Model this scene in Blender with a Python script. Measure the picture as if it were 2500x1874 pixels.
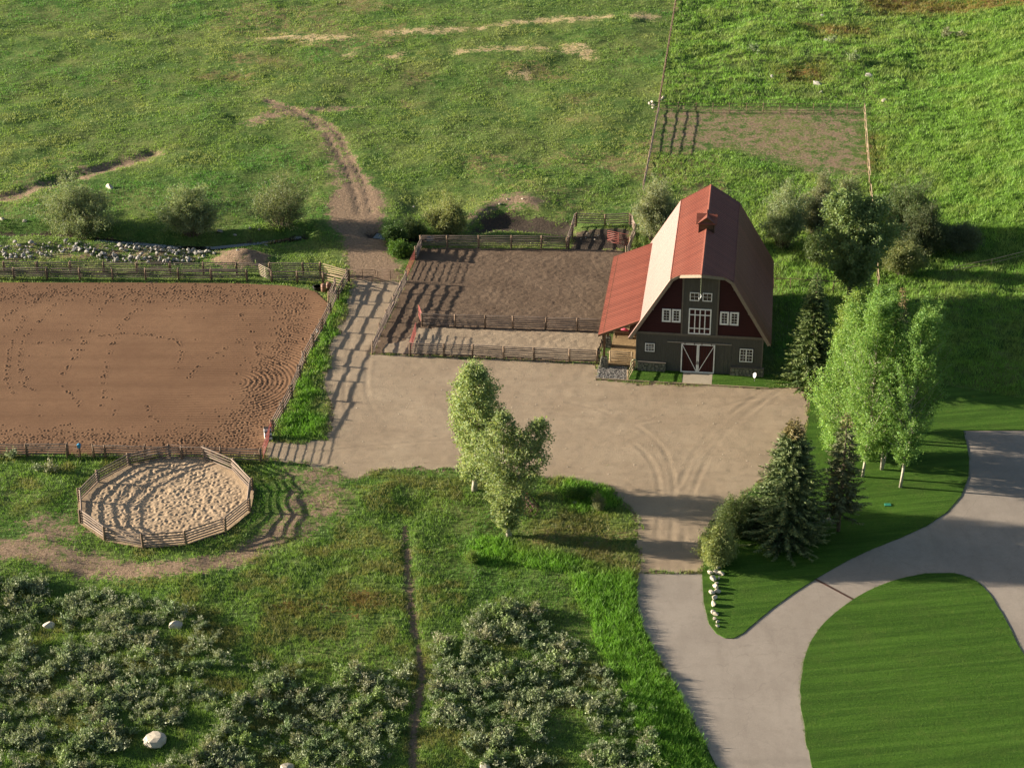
import bpy, bmesh, math, random
import numpy as np
from mathutils import Vector, Matrix, Quaternion

for o in list(bpy.data.objects):
    bpy.data.objects.remove(o)
random.seed(7)
RNG = np.random.default_rng(11)
S = bpy.context.scene
COL = S.collection

# ------------------------------------------------------------------ camera
PITCH, FPX, CAMH = math.radians(27.2), 5200.0, 103.0
cam = bpy.data.cameras.new("camera")
cam.sensor_width = 36.0
cam.lens = FPX / 2500.0 * 36.0
cam.clip_start = 1.0
cam.clip_end = 9000.0
camo = bpy.data.objects.new("camera", cam)
camo.location = (0, 0, CAMH)
camo.rotation_euler = (math.pi / 2 - PITCH, 0, 0)
COL.objects.link(camo)
S.camera = camo

# ------------------------------------------------------------------ light
SUN_EL, SUN_AZ = math.radians(12.5), math.radians(9.0)     # low evening sun, shadows run right and a little towards the camera
to_sun = Vector((-math.cos(SUN_AZ) * math.cos(SUN_EL), math.sin(SUN_AZ) * math.cos(SUN_EL), math.sin(SUN_EL)))
W = bpy.data.worlds.new("World")
S.world = W
W.use_nodes = True
wn = W.node_tree
wn.nodes.clear()
sky = wn.nodes.new("ShaderNodeTexSky")
sky.sky_type = 'NISHITA'
sky.sun_disc = False
sky.sun_elevation = SUN_EL
sky.sun_rotation = math.atan2(to_sun.x, to_sun.y)
sky.air_density = 1.0
sky.dust_density = 1.5
bg = wn.nodes.new("ShaderNodeBackground")
bg.inputs[1].default_value = 0.052
wo = wn.nodes.new("ShaderNodeOutputWorld")
wn.links.new(sky.outputs[0], bg.inputs[0])
wn.links.new(bg.outputs[0], wo.inputs[0])
sl = bpy.data.lights.new("sun", 'SUN')
sl.energy = 5.0
sl.angle = math.radians(0.55)
sl.color = (1.0, 0.89, 0.72)
so = bpy.data.objects.new("sun", sl)
so.location = (-120, 220, 60)
so.rotation_euler = (-to_sun).to_track_quat('-Z', 'Y').to_euler()
COL.objects.link(so)
S.view_settings.view_transform = 'Standard'
S.view_settings.look = 'None'
S.view_settings.exposure = 1.68
S.view_settings.gamma = 1.0
S.view_settings.use_curve_mapping = False
S.render.engine = 'CYCLES'
S.render.resolution_x, S.render.resolution_y = 1024, 767
S.cycles.max_bounces = 6
S.cycles.transparent_max_bounces = 6

# ------------------------------------------------------------------ helpers: layout
FW = np.array([0, math.cos(PITCH), -math.sin(PITCH)])
UP = np.array([0, math.sin(PITCH), math.cos(PITCH)])


def G0(px, py):
    """photograph position -> point on the level ground"""
    d = np.array([px - 1250.0, 0, 0]) + UP * (937.0 - py) + FW * FPX
    t = -CAMH / d[2]
    return np.array([d[0] * t, d[1] * t])


def poly(pts):
    return np.array([G0(*p) for p in pts])


def project(x, y, z):
    v2 = np.asarray(y) * FW[1] + (np.asarray(z) - CAMH) * FW[2]
    vu = np.asarray(y) * UP[1] + (np.asarray(z) - CAMH) * UP[2]
    return 1250 + FPX * np.asarray(x) / v2, 937 - FPX * vu / v2


def sdist(P, pl, margin=12.0):
    """signed distance to a closed polygon, positive inside (clamped to -margin far away)"""
    P = np.asarray(P, float)
    out = np.full(len(P), -margin)
    lo, hi = pl.min(0) - margin, pl.max(0) + margin
    m = (P[:, 0] > lo[0]) & (P[:, 0] < hi[0]) & (P[:, 1] > lo[1]) & (P[:, 1] < hi[1])
    Q = P[m]
    if not len(Q):
        return out
    ins = np.zeros(len(Q), bool)
    dd = np.full(len(Q), 1e9)
    for i in range(len(pl)):
        a, b = pl[i], pl[(i + 1) % len(pl)]
        c = (a[1] > Q[:, 1]) != (b[1] > Q[:, 1])
        with np.errstate(divide='ignore', invalid='ignore'):
            xx = (b[0] - a[0]) * (Q[:, 1] - a[1]) / (b[1] - a[1] + 1e-12) + a[0]
        ins ^= c & (Q[:, 0] < xx)
        ab = b - a
        t = np.clip(((Q - a) @ ab) / (ab @ ab + 1e-12), 0, 1)
        e = Q - a - t[:, None] * ab
        dd = np.minimum(dd, np.hypot(e[:, 0], e[:, 1]))
    out[m] = np.where(ins, dd, -dd)
    return out


def ldist(P, line, margin=30.0):
    """distance to an open polyline"""
    P = np.asarray(P, float)
    dd = np.full(len(P), 1e9)
    for i in range(len(line) - 1):
        a, b = line[i], line[i + 1]
        ab = b - a
        t = np.clip(((P - a) @ ab) / (ab @ ab + 1e-12), 0, 1)
        e = P - a - t[:, None] * ab
        dd = np.minimum(dd, np.hypot(e[:, 0], e[:, 1]))
    return dd


def sstep(a, b, x):
    t = np.clip((x - a) / (b - a), 0, 1)
    return t * t * (3 - 2 * t)


def soft(P, pl, s):
    return sstep(-s, s, sdist(P, pl))


def _h(ix, iy, s):
    n = (ix.astype(np.int64) * 374761393 + iy.astype(np.int64) * 668265263 + s * 144269504) & 0xffffffff
    n = ((n ^ (n >> 13)) * 1274126177) & 0xffffffff
    return ((n ^ (n >> 16)) & 0xffff) / 65535.0


def vn(x, y, s=0):
    ix, iy = np.floor(x), np.floor(y)
    fx, fy = x - ix, y - iy
    fx, fy = fx * fx * (3 - 2 * fx), fy * fy * (3 - 2 * fy)
    a, b = _h(ix, iy, s), _h(ix + 1, iy, s)
    c, d = _h(ix, iy + 1, s), _h(ix + 1, iy + 1, s)
    return (a * (1 - fx) + b * fx) * (1 - fy) + (c * (1 - fx) + d * fx) * fy


def fbm(x, y, wl, s=0, octv=3):
    v, a, t = 0, 1.0, 0
    for k in range(octv):
        v = v + a * vn(x / wl * 2 ** k + 17.3 * k, y / wl * 2 ** k - 9.1 * k, s + k)
        t += a
        a *= 0.5
    return v / t


# ------------------------------------------------------------------ layout of the place (all in plan)
ARENA = poly([(-260, 690), (560, 692), (700, 698), (770, 712), (800, 740), (795, 790), (760, 850), (725, 925), (690, 1005), (652, 1060), (642, 1112), (420, 1112), (-260, 1106)])
PEN_POSTS_PX = [(612, 520), (622, 690), (808, 820), (1105, 880), (1438, 855), (1740, 752), (1928, 598), (1948, 435), (1805, 285), (1578, 190), (1305, 180), (995, 245), (752, 375)]
PEN = poly([(x / 3.16, 1060 + y / 3.16) for x, y in PEN_POSTS_PX])
CORRAL = poly([(1026, 606), (1383, 608), (1534, 612), (1505, 700), (1462, 884), (1390, 882), (1153, 871), (1001, 866), (912, 862), (928, 822), (962, 752), (990, 694), (1014, 634)])
YARD = poly([(862, 684), (978, 688), (985, 694), (960, 754), (926, 822), (907, 866), (1001, 870), (1230, 880), (1458, 889), (1462, 926), (1560, 934), (1700, 940), (1860, 946), (1958, 938), (1974, 960), (1966, 1040), (1952, 1120), (1880, 1165), (1815, 1205), (1760, 1262), (1722, 1320), (1712, 1400), (1560, 1401), (1558, 1320), (1548, 1262), (1518, 1215), (1465, 1186), (1380, 1166), (1250, 1158), (1100, 1146), (960, 1146), (900, 1152), (868, 1172), (846, 1168), (826, 1148), (760, 1136), (646, 1120), (646, 1078), (740, 1078), (800, 1072), (806, 1020), (792, 950), (800, 880), (812, 830), (838, 770), (856, 720)])
DRIVE_L = [(1559, 1401), (1555, 1440), (1558, 1490), (1572, 1535), (1600, 1590), (1640, 1662), (1690, 1752), (1752, 1874), (1800, 1980)]
LAWN_EDGE = [(1714, 1401), (1718, 1470), (1732, 1522), (1750, 1546), (1772, 1558), (1792, 1558), (1815, 1545), (1850, 1514), (1890, 1482), (1940, 1446), (2000, 1408), (2070, 1368), (2130, 1340), (2200, 1312), (2262, 1284), (2310, 1252), (2345, 1212), (2364, 1165), (2366, 1120), (2360, 1085), (2352, 1051)]
DRIVE = poly(DRIVE_L + [(2900, 1980), (2900, 1050)] + LAWN_EDGE[::-1])
LAWN_A = poly(LAWN_EDGE + [(2900, 1050), (2900, 1000), (2500, 975), (2300, 940), (2150, 915), (1985, 905), (1970, 945), (1980, 960), (1972, 1040), (1958, 1122), (1885, 1170), (1820, 1210), (1766, 1266), (1728, 1322)])
LAWN_B = poly([(2010, 1960), (1985, 1874), (1968, 1810), (1957, 1740), (1953, 1680), (1958, 1630), (1972, 1580), (1998, 1535), (2040, 1494), (2100, 1452), (2160, 1424), (2220, 1407), (2280, 1398), (2335, 1400), (2375, 1412), (2405, 1436), (2432, 1475), (2462, 1530), (2500, 1600), (2600, 1790), (2680, 1960)])
PADDOCK = poly([(1608, 262), (2106, 266), (2118, 425), (1995, 425), (1880, 390), (1780, 360), (1700, 372), (1590, 370)])
CREEK = poly([(-120, 562), (60, 566), (200, 572), (300, 578), (420, 590), (520, 592), (620, 582), (700, 572), (735, 566)])
CREEK2 = poly([(915, 566), (980, 574), (1060, 572)])
RUTS = [poly([(880, 520), (868, 470), (850, 420), (822, 370), (800, 335), (765, 300), (720, 270), (655, 250)]), poly([(905, 520), (895, 470), (880, 430), (850, 380), (832, 340), (800, 308), (760, 285)])]
GULLY = poly([(-60, 488), (20, 482), (110, 452), (180, 430), (262, 408), (370, 372)])
TRAIL = poly([(988, 1285), (992, 1340), (995, 1400), (1003, 1480), (1012, 1540), (1026, 1610), (1030, 1660), (1018, 1730), (1010, 1800), (1006, 1900)])
LANE = poly([(862, 690), (985, 690), (972, 640), (952, 600), (935, 560), (940, 505), (930, 465), (880, 440), (835, 440), (808, 480), (796, 520), (806, 545), (835, 585), (845, 640)])
LANE_UP = poly([(930, 470), (905, 430), (872, 400), (850, 360), (830, 325), (790, 300), (740, 282), (728, 296), (765, 330), (785, 370), (800, 410), (806, 470)])
SPUR1 = poly([(735, 296), (790, 300), (740, 270), (650, 244), (622, 246), (660, 272), (585, 304), (600, 314), (690, 292)])
SPUR2 = poly([(755, 268), (800, 258), (895, 260), (850, 270), (780, 276)])
MUDPIT = poly([(1150, 560), (1172, 532), (1215, 514), (1290, 518), (1390, 536), (1404, 550), (1385, 568), (1300, 556), (1215, 552)])
PITBANK = poly([(1128, 556), (1148, 522), (1190, 500), (1230, 478), (1300, 474), (1330, 500), (1310, 512), (1215, 510), (1165, 534)])
NEPEN = poly([(1395, 610), (1402, 560), (1535, 560), (1540, 608)])
TRACK = poly([(-60, 1318), (60, 1318), (150, 1330), (200, 1345), (300, 1372), (420, 1370), (560, 1345), (640, 1290), (690, 1250), (720, 1275), (690, 1320), (640, 1360), (560, 1392), (430, 1416), (300, 1418), (170, 1400), (60, 1372), (-60, 1378)])
BARE1 = poly([(60, 1260), (190, 1250), (200, 1320), (150, 1345), (60, 1330), (40, 1290)])
BARE2 = poly([(690, 1130), (840, 1150), (850, 1240), (760, 1300), (690, 1330), (640, 1330), (660, 1260), (720, 1220), (700, 1170)])
DRYFRONT = poly([(1270, 1290), (1400, 1270), (1556, 1280), (1556, 1385), (1480, 1390), (1400, 1350), (1270, 1345)])
LUSH_A = poly([(1120, 1350), (1140, 1320), (1230, 1308), (1330, 1340), (1380, 1350), (1470, 1380), (1530, 1398), (1420, 1400), (1300, 1385), (1200, 1385), (1150, 1370)])
LUSH_B = poly([(1378, 1205), (1378, 1170), (1440, 1165), (1490, 1190), (1512, 1225), (1500, 1250), (1440, 1250), (1400, 1235)])
LUSH_C = poly([(1390, 1400), (1550, 1395), (1552, 1440), (1556, 1500), (1572, 1540), (1640, 1665), (1690, 1755), (1750, 1874), (1780, 1960), (1560, 1960), (1560, 1800), (1500, 1640), (1440, 1520), (1400, 1450)])
STRIP = poly([(842, 705), (850, 700), (852, 730), (820, 810), (795, 860), (775, 930), (770, 990), (790, 1040), (785, 1070), (700, 1073), (672, 1068), (676, 1046), (702, 1010), (722, 965), (740, 920), (770, 850), (800, 790), (820, 745)])
_ba, _aa = G0(1551, 901.5), math.radians(-7.0)
SHED = np.array([_ba + [u * math.cos(_aa) - v * math.sin(_aa), u * math.sin(_aa) + v * math.cos(_aa)] for u, v in ((-3.0, .6), (-.05, .6), (-.05, 19.5), (-3.0, 19.5))])
GRAVEL = poly([(1461, 892), (1532, 896), (1530, 928.5), (1456, 925)])
FRONT_L = poly([(1536, 905), (1668, 905), (1664, 936), (1532, 930)])
FRONT_R = poly([(1740, 915), (1970, 915), (1965, 945), (1860, 948), (1738, 941)])
STRAW = [poly(p) for p in ([(618, 92), (690, 82), (800, 84), (868, 82), (865, 95), (780, 100), (760, 108), (735, 94), (640, 97)],
                           [(940, 80), (1010, 72), (1120, 70), (1190, 66), (1180, 76), (1060, 84), (950, 88)],
                           [(1205, 62), (1290, 50), (1340, 42), (1420, 42), (1495, 36), (1490, 46), (1410, 56), (1300, 62), (1220, 68)],
                           [(1534, 36), (1570, 31), (1608, 35), (1612, 45), (1580, 52), (1545, 46)],
                           [(1095, 128), (1130, 120), (1200, 116), (1280, 112), (1340, 112), (1338, 124), (1260, 126), (1180, 128), (1110, 136)],
                           [(1360, 124), (1385, 105), (1430, 110), (1456, 128), (1450, 148), (1425, 140), (1395, 128)],
                           [(935, 138), (985, 132), (980, 144), (945, 146)], [(835, 134), (865, 130), (862, 140), (838, 140)],
                           [(1240, 180), (1290, 168), (1290, 185), (1265, 192)])]
DRYS = [poly(p) for p in ([(880, 70), (990, 60), (1010, 90), (900, 96)], [(980, 172), (1050, 176), (1060, 200), (1000, 205)], [(1370, 238), (1440, 234), (1445, 256), (1390, 258)],
                          [(1230, 155), (1330, 150), (1400, 190), (1300, 200), (1230, 180)], [(560, 130), (700, 140), (700, 165), (560, 160)], [(480, 175), (640, 180), (620, 205), (480, 195)],
                          [(820, -20), (900, -5), (960, 20), (880, 32), (830, 15)], [(990, 245), (1030, 250), (1020, 268), (985, 262)], [(1380, 290), (1440, 285), (1450, 300), (1390, 305)])]
RUSTY = [poly(p) for p in ([(1960, 60), (2120, 62), (2140, 84), (2020, 90)], [(2060, -30), (2320, 5), (2560, 10), (2560, 40), (2300, 40), (2120, 30)], [(1900, 175), (2010, 150), (2020, 195), (1920, 205)],
                           [(840, 1440), (920, 1445), (930, 1480), (860, 1500), (800, 1470)], [(690, 1460), (780, 1470), (780, 1500), (700, 1490)], [(2090, 320), (2140, 330), (2150, 420), (2110, 420)])]
MEADOW = poly([(1612, 262), (1668, -120), (2800, -120), (2800, 1010), (2500, 975), (2300, 940), (2150, 915), (1985, 905), (1890, 905), (1890, 690), (1960, 430), (2122, 430), (2110, 262)])
HILL_A, HILL_B = G0(2230, 60), G0(2090, 560)
FLATS = [ARENA, PEN, CORRAL, YARD, DRIVE, LAWN_A, LAWN_B, SHED, LANE, PADDOCK]
HEAP = G0(590, 632)


def relief(x, y):
    x = np.atleast_1d(np.asarray(x, float))
    y = np.atleast_1d(np.asarray(y, float))
    P = np.stack([x, y], 1)
    fl = np.zeros(len(x))
    for p in FLATS:
        fl = np.maximum(fl, sstep(-4.0, -0.8, sdist(P, p)))
    bx = sstep(0, 3, np.minimum(np.minimum(x - 8.5, 33 - x), np.minimum(y - 198, 228 - y)))
    fl = np.maximum(fl, bx)
    h = (fbm(x, y, 14.0, 3) - 0.5) * 1.3 + (fbm(x, y, 3.2, 9, 2) - 0.5) * 0.28
    h = h + (fbm(x, y, 1.6, 12, 2) - 0.5) * 0.16 + soft(P, MEADOW, 1.5) * (np.abs(fbm(x * .8, y, 2.4, 14, 2) - .5) * -1.3 + .2)
    h = h * (1 - fl)
    # rising bank on the right of the upper meadow
    t = HILL_B - HILL_A
    t = t / np.hypot(*t)
    d = -(P[:, 0] - HILL_A[0]) * t[1] + (P[:, 1] - HILL_A[1]) * t[0]
    k = sstep(222, 255, y)
    h = h + k * (4.2 * sstep(0, 34, d) + np.maximum(d - 20, 0) * 0.05 * sstep(20, 40, d)) * (1 - fl)
    # creek bed, gully, spoil heap, dirt bank by the corral
    c = ldist(P, CREEK)
    h = h - 0.95 * (1 - sstep(0.5, 2.2, c)) + 0.25 * np.exp(-((c - 3.2) / 1.2) ** 2)
    c = ldist(P, CREEK2)
    h = h - 0.7 * (1 - sstep(0.6, 2.2, c))
    c = ldist(P, GULLY)
    h = h - 1.0 * (1 - sstep(0.3, 2.2, c)) * fbm(x, y, 3, 5)
    r = np.hypot((x - HEAP[0]) / 1.5, (y - HEAP[1]))
    h = h + 1.25 * np.exp(-(r / 1.8) ** 2) * (0.45 + 1.1 * fbm(x, y, 1.7, 8))
    h = h + 0.55 * soft(P, PITBANK, 3.0) * (.6 + .8 * fbm(x, y, 2.2, 18)) - 1.0 * soft(P, MUDPIT, 2.4)
    for l in RUTS:
        h = h - 0.16 * (1 - sstep(0.1, 0.7, ldist(P, l)))
    h = h - 0.20 * (1 - sstep(0.1, 0.8, ldist(P, TRAIL)))
    return h


def G(px, py):
    """photograph position -> (x, y, ground height) on the uneven ground"""
    z = 0.0
    for _ in range(6):
        d = np.array([px - 1250.0, 0, 0]) + UP * (937.0 - py) + FW * FPX
        t = (z - CAMH) / d[2]
        x, y = d[0] * t, d[1] * t
        z = float(relief(x, y)[0])
    return Vector((x, y, z))


# ------------------------------------------------------------------ helpers: objects
def link(o, parent=None):
    COL.objects.link(o)
    if parent is not None:
        o.parent = parent
    return o


def tag(o, label=None, cat=None, group=None, kind=None):
    if label: o["label"] = label
    if cat: o["category"] = cat
    if group: o["group"] = group
    if kind: o["kind"] = kind
    return o


def empty(name, loc=(0, 0, 0), rz=0.0):
    e = bpy.data.objects.new(name, None)
    e.empty_display_size = 0.3
    e.location = loc
    e.rotation_euler = (0, 0, rz)
    return link(e)


class MB:
    def __init__(s):
        s.v, s.f = [], []

    def add(s, vs, fs):
        b = len(s.v)
        s.v += [tuple(p) for p in vs]
        s.f += [tuple(i + b for i in f) for f in fs]
        return s

    def box(s, x0, x1, y0, y1, z0, z1):
        return s.add([(x0, y0, z0), (x1, y0, z0), (x1, y1, z0), (x0, y1, z0), (x0, y0, z1), (x1, y0, z1), (x1, y1, z1), (x0, y1, z1)],
                     [(0, 3, 2, 1), (4, 5, 6, 7), (0, 1, 5, 4), (1, 2, 6, 5), (2, 3, 7, 6), (3, 0, 4, 7)])

    def bar(s, p, q, w, h, upv=(0, 0, 1)):
        """rectangular bar from p to q, w across, h along upv"""
        p, q, upv = Vector(p), Vector(q), Vector(upv)
        d = (q - p).normalized()
        a = d.cross(upv).normalized() * w / 2
        b = a.cross(d).normalized() * h / 2
        vs = [p - a - b, p + a - b, p + a + b, p - a + b, q - a - b, q + a - b, q + a + b, q - a + b]
        return s.add(vs, [(0, 3, 2, 1), (4, 5, 6, 7), (0, 1, 5, 4), (1, 2, 6, 5), (2, 3, 7, 6), (3, 0, 4, 7)])

    def tube(s, pts, rad, n=6, cap=True):
        pts = [Vector(p) for p in pts]
        if not hasattr(rad, '__len__'): rad = [rad] * len(pts)
        rings = []
        b = len(s.v)
        ref = Vector((0.31, 0.17, 0.93)).normalized()
        for i, p in enumerate(pts):
            d = (pts[min(i + 1, len(pts) - 1)] - pts[max(i - 1, 0)]).normalized()
            r = ref if abs(d.dot(ref)) < 0.95 else Vector((1, 0, 0))
            a = d.cross(r).normalized()
            c = d.cross(a)
            for k in range(n):
                t = 2 * math.pi * k / n
                s.v.append(tuple(p + (a * math.cos(t) + c * math.sin(t)) * rad[i]))
        for i in range(len(pts) - 1):
            for k in range(n):
                k2 = (k + 1) % n
                s.f.append((b + i * n + k, b + i * n + k2, b + (i + 1) * n + k2, b + (i + 1) * n + k))
        if cap:
            s.f.append(tuple(b + k for k in range(n))[::-1])
            s.f.append(tuple(b + (len(pts) - 1) * n + k for k in range(n)))
        return s

    def prism(s, pts, off):
        """planar polygon extruded by vector off"""
        n = len(pts)
        off = Vector(off)
        vs = [Vector(p) for p in pts] + [Vector(p) + off for p in pts]
        fs = [tuple(range(n))[::-1], tuple(range(n, 2 * n))] + [(i, (i + 1) % n, (i + 1) % n + n, i + n) for i in range(n)]
        return s.add(vs, fs)

    def mesh(s, name, mat, smooth=False):
        me = bpy.data.meshes.new(name)
        me.from_pydata(s.v, [], s.f)
        me.materials.append(mat)
        if smooth:
            me.shade_smooth()
        bm = bmesh.new()
        bm.from_mesh(me)
        bmesh.ops.recalc_face_normals(bm, faces=bm.faces)
        bm.to_mesh(me)
        bm.free()
        return me

    def build(s, name, mat, parent=None, smooth=False):
        return link(bpy.data.objects.new(name, s.mesh(name, mat, smooth)), parent)


def np_mesh(name, verts, faces, mat, smooth=False, colors=None, attrs=None):
    """verts (N,3), faces (M,k) arrays -> mesh"""
    me = bpy.data.meshes.new(name)
    verts = np.ascontiguousarray(verts, np.float32)
    faces = np.ascontiguousarray(faces, np.int32)
    k = faces.shape[1]
    me.vertices.add(len(verts))
    me.vertices.foreach_set("co", verts.ravel())
    me.loops.add(faces.size)
    me.loops.foreach_set("vertex_index", faces.ravel())
    me.polygons.add(len(faces))
    me.polygons.foreach_set("loop_start", np.arange(0, faces.size, k, dtype=np.int32))
    me.update(calc_edges=True)
    if smooth:
        me.shade_smooth()
    for an, arr in ({**({"col": colors} if colors is not None else {}), **(attrs or {})}).items():
        a = me.attributes.new(an, 'FLOAT_COLOR', 'POINT')
        arr = np.asarray(arr, np.float32)
        if arr.shape[1] == 3:
            arr = np.concatenate([arr, np.ones((len(arr), 1), np.float32)], 1)
        a.data.foreach_set("color", np.ascontiguousarray(arr).ravel())
    me.materials.append(mat)
    return me


# ------------------------------------------------------------------ materials
class NT:
    def __init__(s, name):
        s.m = bpy.data.materials.new(name)
        s.m.use_nodes = True
        s.t = s.m.node_tree
        s.t.nodes.clear()
        s.out = s.t.nodes.new("ShaderNodeOutputMaterial")

    def n(s, typ, ins=None, **kw):
        nd = s.t.nodes.new(typ)
        for k, v in kw.items():
            setattr(nd, k, v)
        for k, v in (ins or {}).items():
            if isinstance(v, bpy.types.NodeSocket):
                s.t.links.new(v, nd.inputs[k])
            else:
                nd.inputs[k].default_value = v
        return nd

    def coord(s, which="Object"):
        return s.n("ShaderNodeTexCoord").outputs[which]

    def pos(s):
        return s.n("ShaderNodeNewGeometry").outputs["Position"]

    def noise(s, vec, scale, detail=3, rough=0.55):
        return s.n("ShaderNodeTexNoise", {"Vector": vec, "Scale": scale, "Detail": detail, "Roughness": rough}).outputs["Fac"]

    def ramp(s, fac, stops):
        r = s.n("ShaderNodeValToRGB", {"Fac": fac})
        e = r.color_ramp.elements
        while len(e) < len(stops): e.new(0.5)
        for el, (p, c) in zip(e, stops):
            el.position = p
            el.color = (*c, 1) if len(c) == 3 else c
        return r.outputs["Color"]

    def mix(s, f, a, b, mode='MIX'):
        m = s.n("ShaderNodeMix", data_type='RGBA', blend_type=mode)
        for i, v in ((0, f), (6, a), (7, b)):
            if isinstance(v, bpy.types.NodeSocket):
                s.t.links.new(v, m.inputs[i])
            else:
                m.inputs[i].default_value = v if i == 0 else (*v, 1)
        return m.outputs[2]

    def math(s, op, a, b=0.0, c=0.0):
        return s.n("ShaderNodeMath", {0: a, 1: b, 2: c}, operation=op).outputs[0]

    def mr(s, v, a, b, c=0.0, d=1.0):
        return s.n("ShaderNodeMapRange", {0: v, 1: a, 2: b, 3: c, 4: d}, clamp=True).outputs[0]

    def bump(s, h, strength=0.5, dist=0.05):
        return s.n("ShaderNodeBump", {"Height": h, "Strength": strength, "Distance": dist}).outputs[0]

    def pbr(s, color, rough=0.8, spec=0.3, normal=None, metal=0.0):
        b = s.n("ShaderNodeBsdfPrincipled")
        for k, v in (("Base Color", color), ("Roughness", rough), ("Specular IOR Level", spec), ("Metallic", metal)):
            if isinstance(v, bpy.types.NodeSocket):
                s.t.links.new(v, b.inputs[k])
            else:
                b.inputs[k].default_value = (*v, 1) if k == "Base Color" else v
        if normal is not None:
            s.t.links.new(normal, b.inputs["Normal"])
        s.t.links.new(b.outputs[0], s.out.inputs[0])
        return s.m


def mat_var(name, c0, c1, scale, rough=0.8, spec=0.25, bump=0.0, bscale=None, stretch=None, perobj=0.0, metal=0.0, bdist=0.02):
    t = NT(name)
    v = t.coord()
    if stretch:
        v = t.n("ShaderNodeMapping", {"Vector": v, "Scale": stretch}).outputs[0]
    f = t.noise(v, scale, 4, 0.6)
    c = t.ramp(f, [(0.3, c0), (0.7, c1)])
    if perobj:
        r = t.n("ShaderNodeObjectInfo").outputs["Random"]
        c = t.mix(1.0, c, t.ramp(r, [(0, (1 - perobj,) * 3), (1, (1 + perobj,) * 3)]), 'MULTIPLY')
    nrm = t.bump(t.noise(v, bscale or scale * 3, 4, 0.65), bump, bdist) if bump else None
    return t.pbr(c, rough, spec, nrm, metal)


def mat_leaf(name, transl=0.35, sat=1.0):
    """foliage: colour from the mesh attribute 'col', some light through the leaf"""
    t = NT(name)
    c = t.n("ShaderNodeAttribute", attribute_name="col").outputs["Color"]
    r = t.n("ShaderNodeObjectInfo").outputs["Random"]
    c = t.mix(1.0, c, t.ramp(r, [(0, (0.88, 0.88, 0.88)), (1, (1.12, 1.12, 1.12))]), 'MULTIPLY')
    d = t.n("ShaderNodeBsdfPrincipled", {"Base Color": c, "Roughness": 0.55, "Specular IOR Level": 0.25})
    tr = t.n("ShaderNodeBsdfTranslucent", {"Color": t.mix(1.0, c, (1.15, 1.2, 0.7), 'MULTIPLY')})
    m = t.n("ShaderNodeMixShader", {0: transl, 1: d.outputs[0], 2: tr.outputs[0]})
    t.t.links.new(m.outputs[0], t.out.inputs[0])
    return t.m


M = {}
M['grass'] = mat_leaf("grass_blades", 0.4)
M['leaf'] = mat_leaf("leaves", 0.38)
M['needle'] = mat_leaf("needles", 0.12)
M['sage'] = mat_leaf("sage_leaves", 0.2)
M['bark'] = mat_var("bark", (0.10, 0.075, 0.05), (0.17, 0.13, 0.10), 6, 0.9, 0.2, 0.5, 12)
M['bark_pale'] = mat_var("pale_bark", (0.20, 0.18, 0.14), (0.50, 0.46, 0.37), 2.6, 0.8, 0.25, 0.3, 6)
M['rail'] = mat_var("weathered_log", (0.13, 0.095, 0.075), (0.27, 0.21, 0.17), 3, 0.85, 0.2, 0.3, 8, (0.4, 4, 4), 0.28)
M['post'] = mat_var("post_wood", (0.12, 0.08, 0.055), (0.23, 0.165, 0.115), 3, 0.85, 0.2, 0.3, 8, (4, 4, 0.6), 0.25)
M['rail_pale_lit'] = mat_var("pale_lit_log", (0.30, 0.22, 0.14), (0.42, 0.32, 0.21), 3, 0.8, 0.2, 0.2, 8, (0.4, 4, 4), 0.15)  # pale logs; also carries the sunlit look of some fence runs
M['red_pipe'] = mat_var("red_gate_paint", (0.30, 0.07, 0.055), (0.36, 0.10, 0.075), 4, 0.5, 0.4)
M['dark_pipe'] = mat_var("rusty_pipe", (0.07, 0.045, 0.035), (0.14, 0.08, 0.055), 5, 0.6, 0.35)
M['tan_pipe'] = mat_var("tan_pipe", (0.34, 0.26, 0.19), (0.42, 0.33, 0.25), 5, 0.5, 0.4)
M['rock'] = mat_var("pale_rock", (0.19, 0.175, 0.155), (0.40, 0.375, 0.34), 2.5, 0.85, 0.25, 0.6, 7, None, 0.25)
M['rock_tan'] = mat_var("cream_rock", (0.36, 0.31, 0.24), (0.54, 0.48, 0.39), 2.5, 0.85, 0.25, 0.6, 7, None, 0.1)
M['stone'] = mat_var("wall_stone", (0.10, 0.095, 0.075), (0.24, 0.22, 0.175), 3, 0.9, 0.2, 0.5, 9, None, 0.35)
M['mortar'] = mat_var("mortar", (0.07, 0.065, 0.055), (0.10, 0.095, 0.08), 8, 0.95, 0.1)
M['grey_board'] = mat_var("grey_barn_board", (0.070, 0.066, 0.057), (0.098, 0.092, 0.080), 3, 0.8, 0.2, 0.2, 10, (3, 3, 0.4), 0.06)
M['red_board'] = mat_var("red_barn_board", (0.032, 0.0085, 0.0085), (0.048, 0.0125, 0.012), 3, 0.75, 0.2, 0.2, 10, (0.4, 3, 3), 0.05)
M['trim_grey'] = mat_var("grey_trim", (0.11, 0.095, 0.078), (0.14, 0.122, 0.10), 4, 0.75, 0.25, 0.1, 10)
M['fascia'] = mat_var("fascia_board", (0.20, 0.155, 0.115), (0.25, 0.195, 0.15), 4, 0.75, 0.25, 0.1, 10)
M['white'] = mat_var("white_paint", (0.62, 0.62, 0.62), (0.78, 0.78, 0.77), 4, 0.5, 0.4, 0.05, 12)
M['soffit'] = mat_var("soffit_wood", (0.10, 0.07, 0.045), (0.15, 0.105, 0.07), 4, 0.8, 0.2)
M['timber'] = mat_var("brown_timber", (0.10, 0.055, 0.03), (0.16, 0.09, 0.05), 4, 0.75, 0.25, 0.2, 9, (3, 3, 0.4))
M['black'] = mat_var("black_rubber", (0.012, 0.012, 0.013), (0.025, 0.025, 0.026), 5, 0.6, 0.35)
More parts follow.
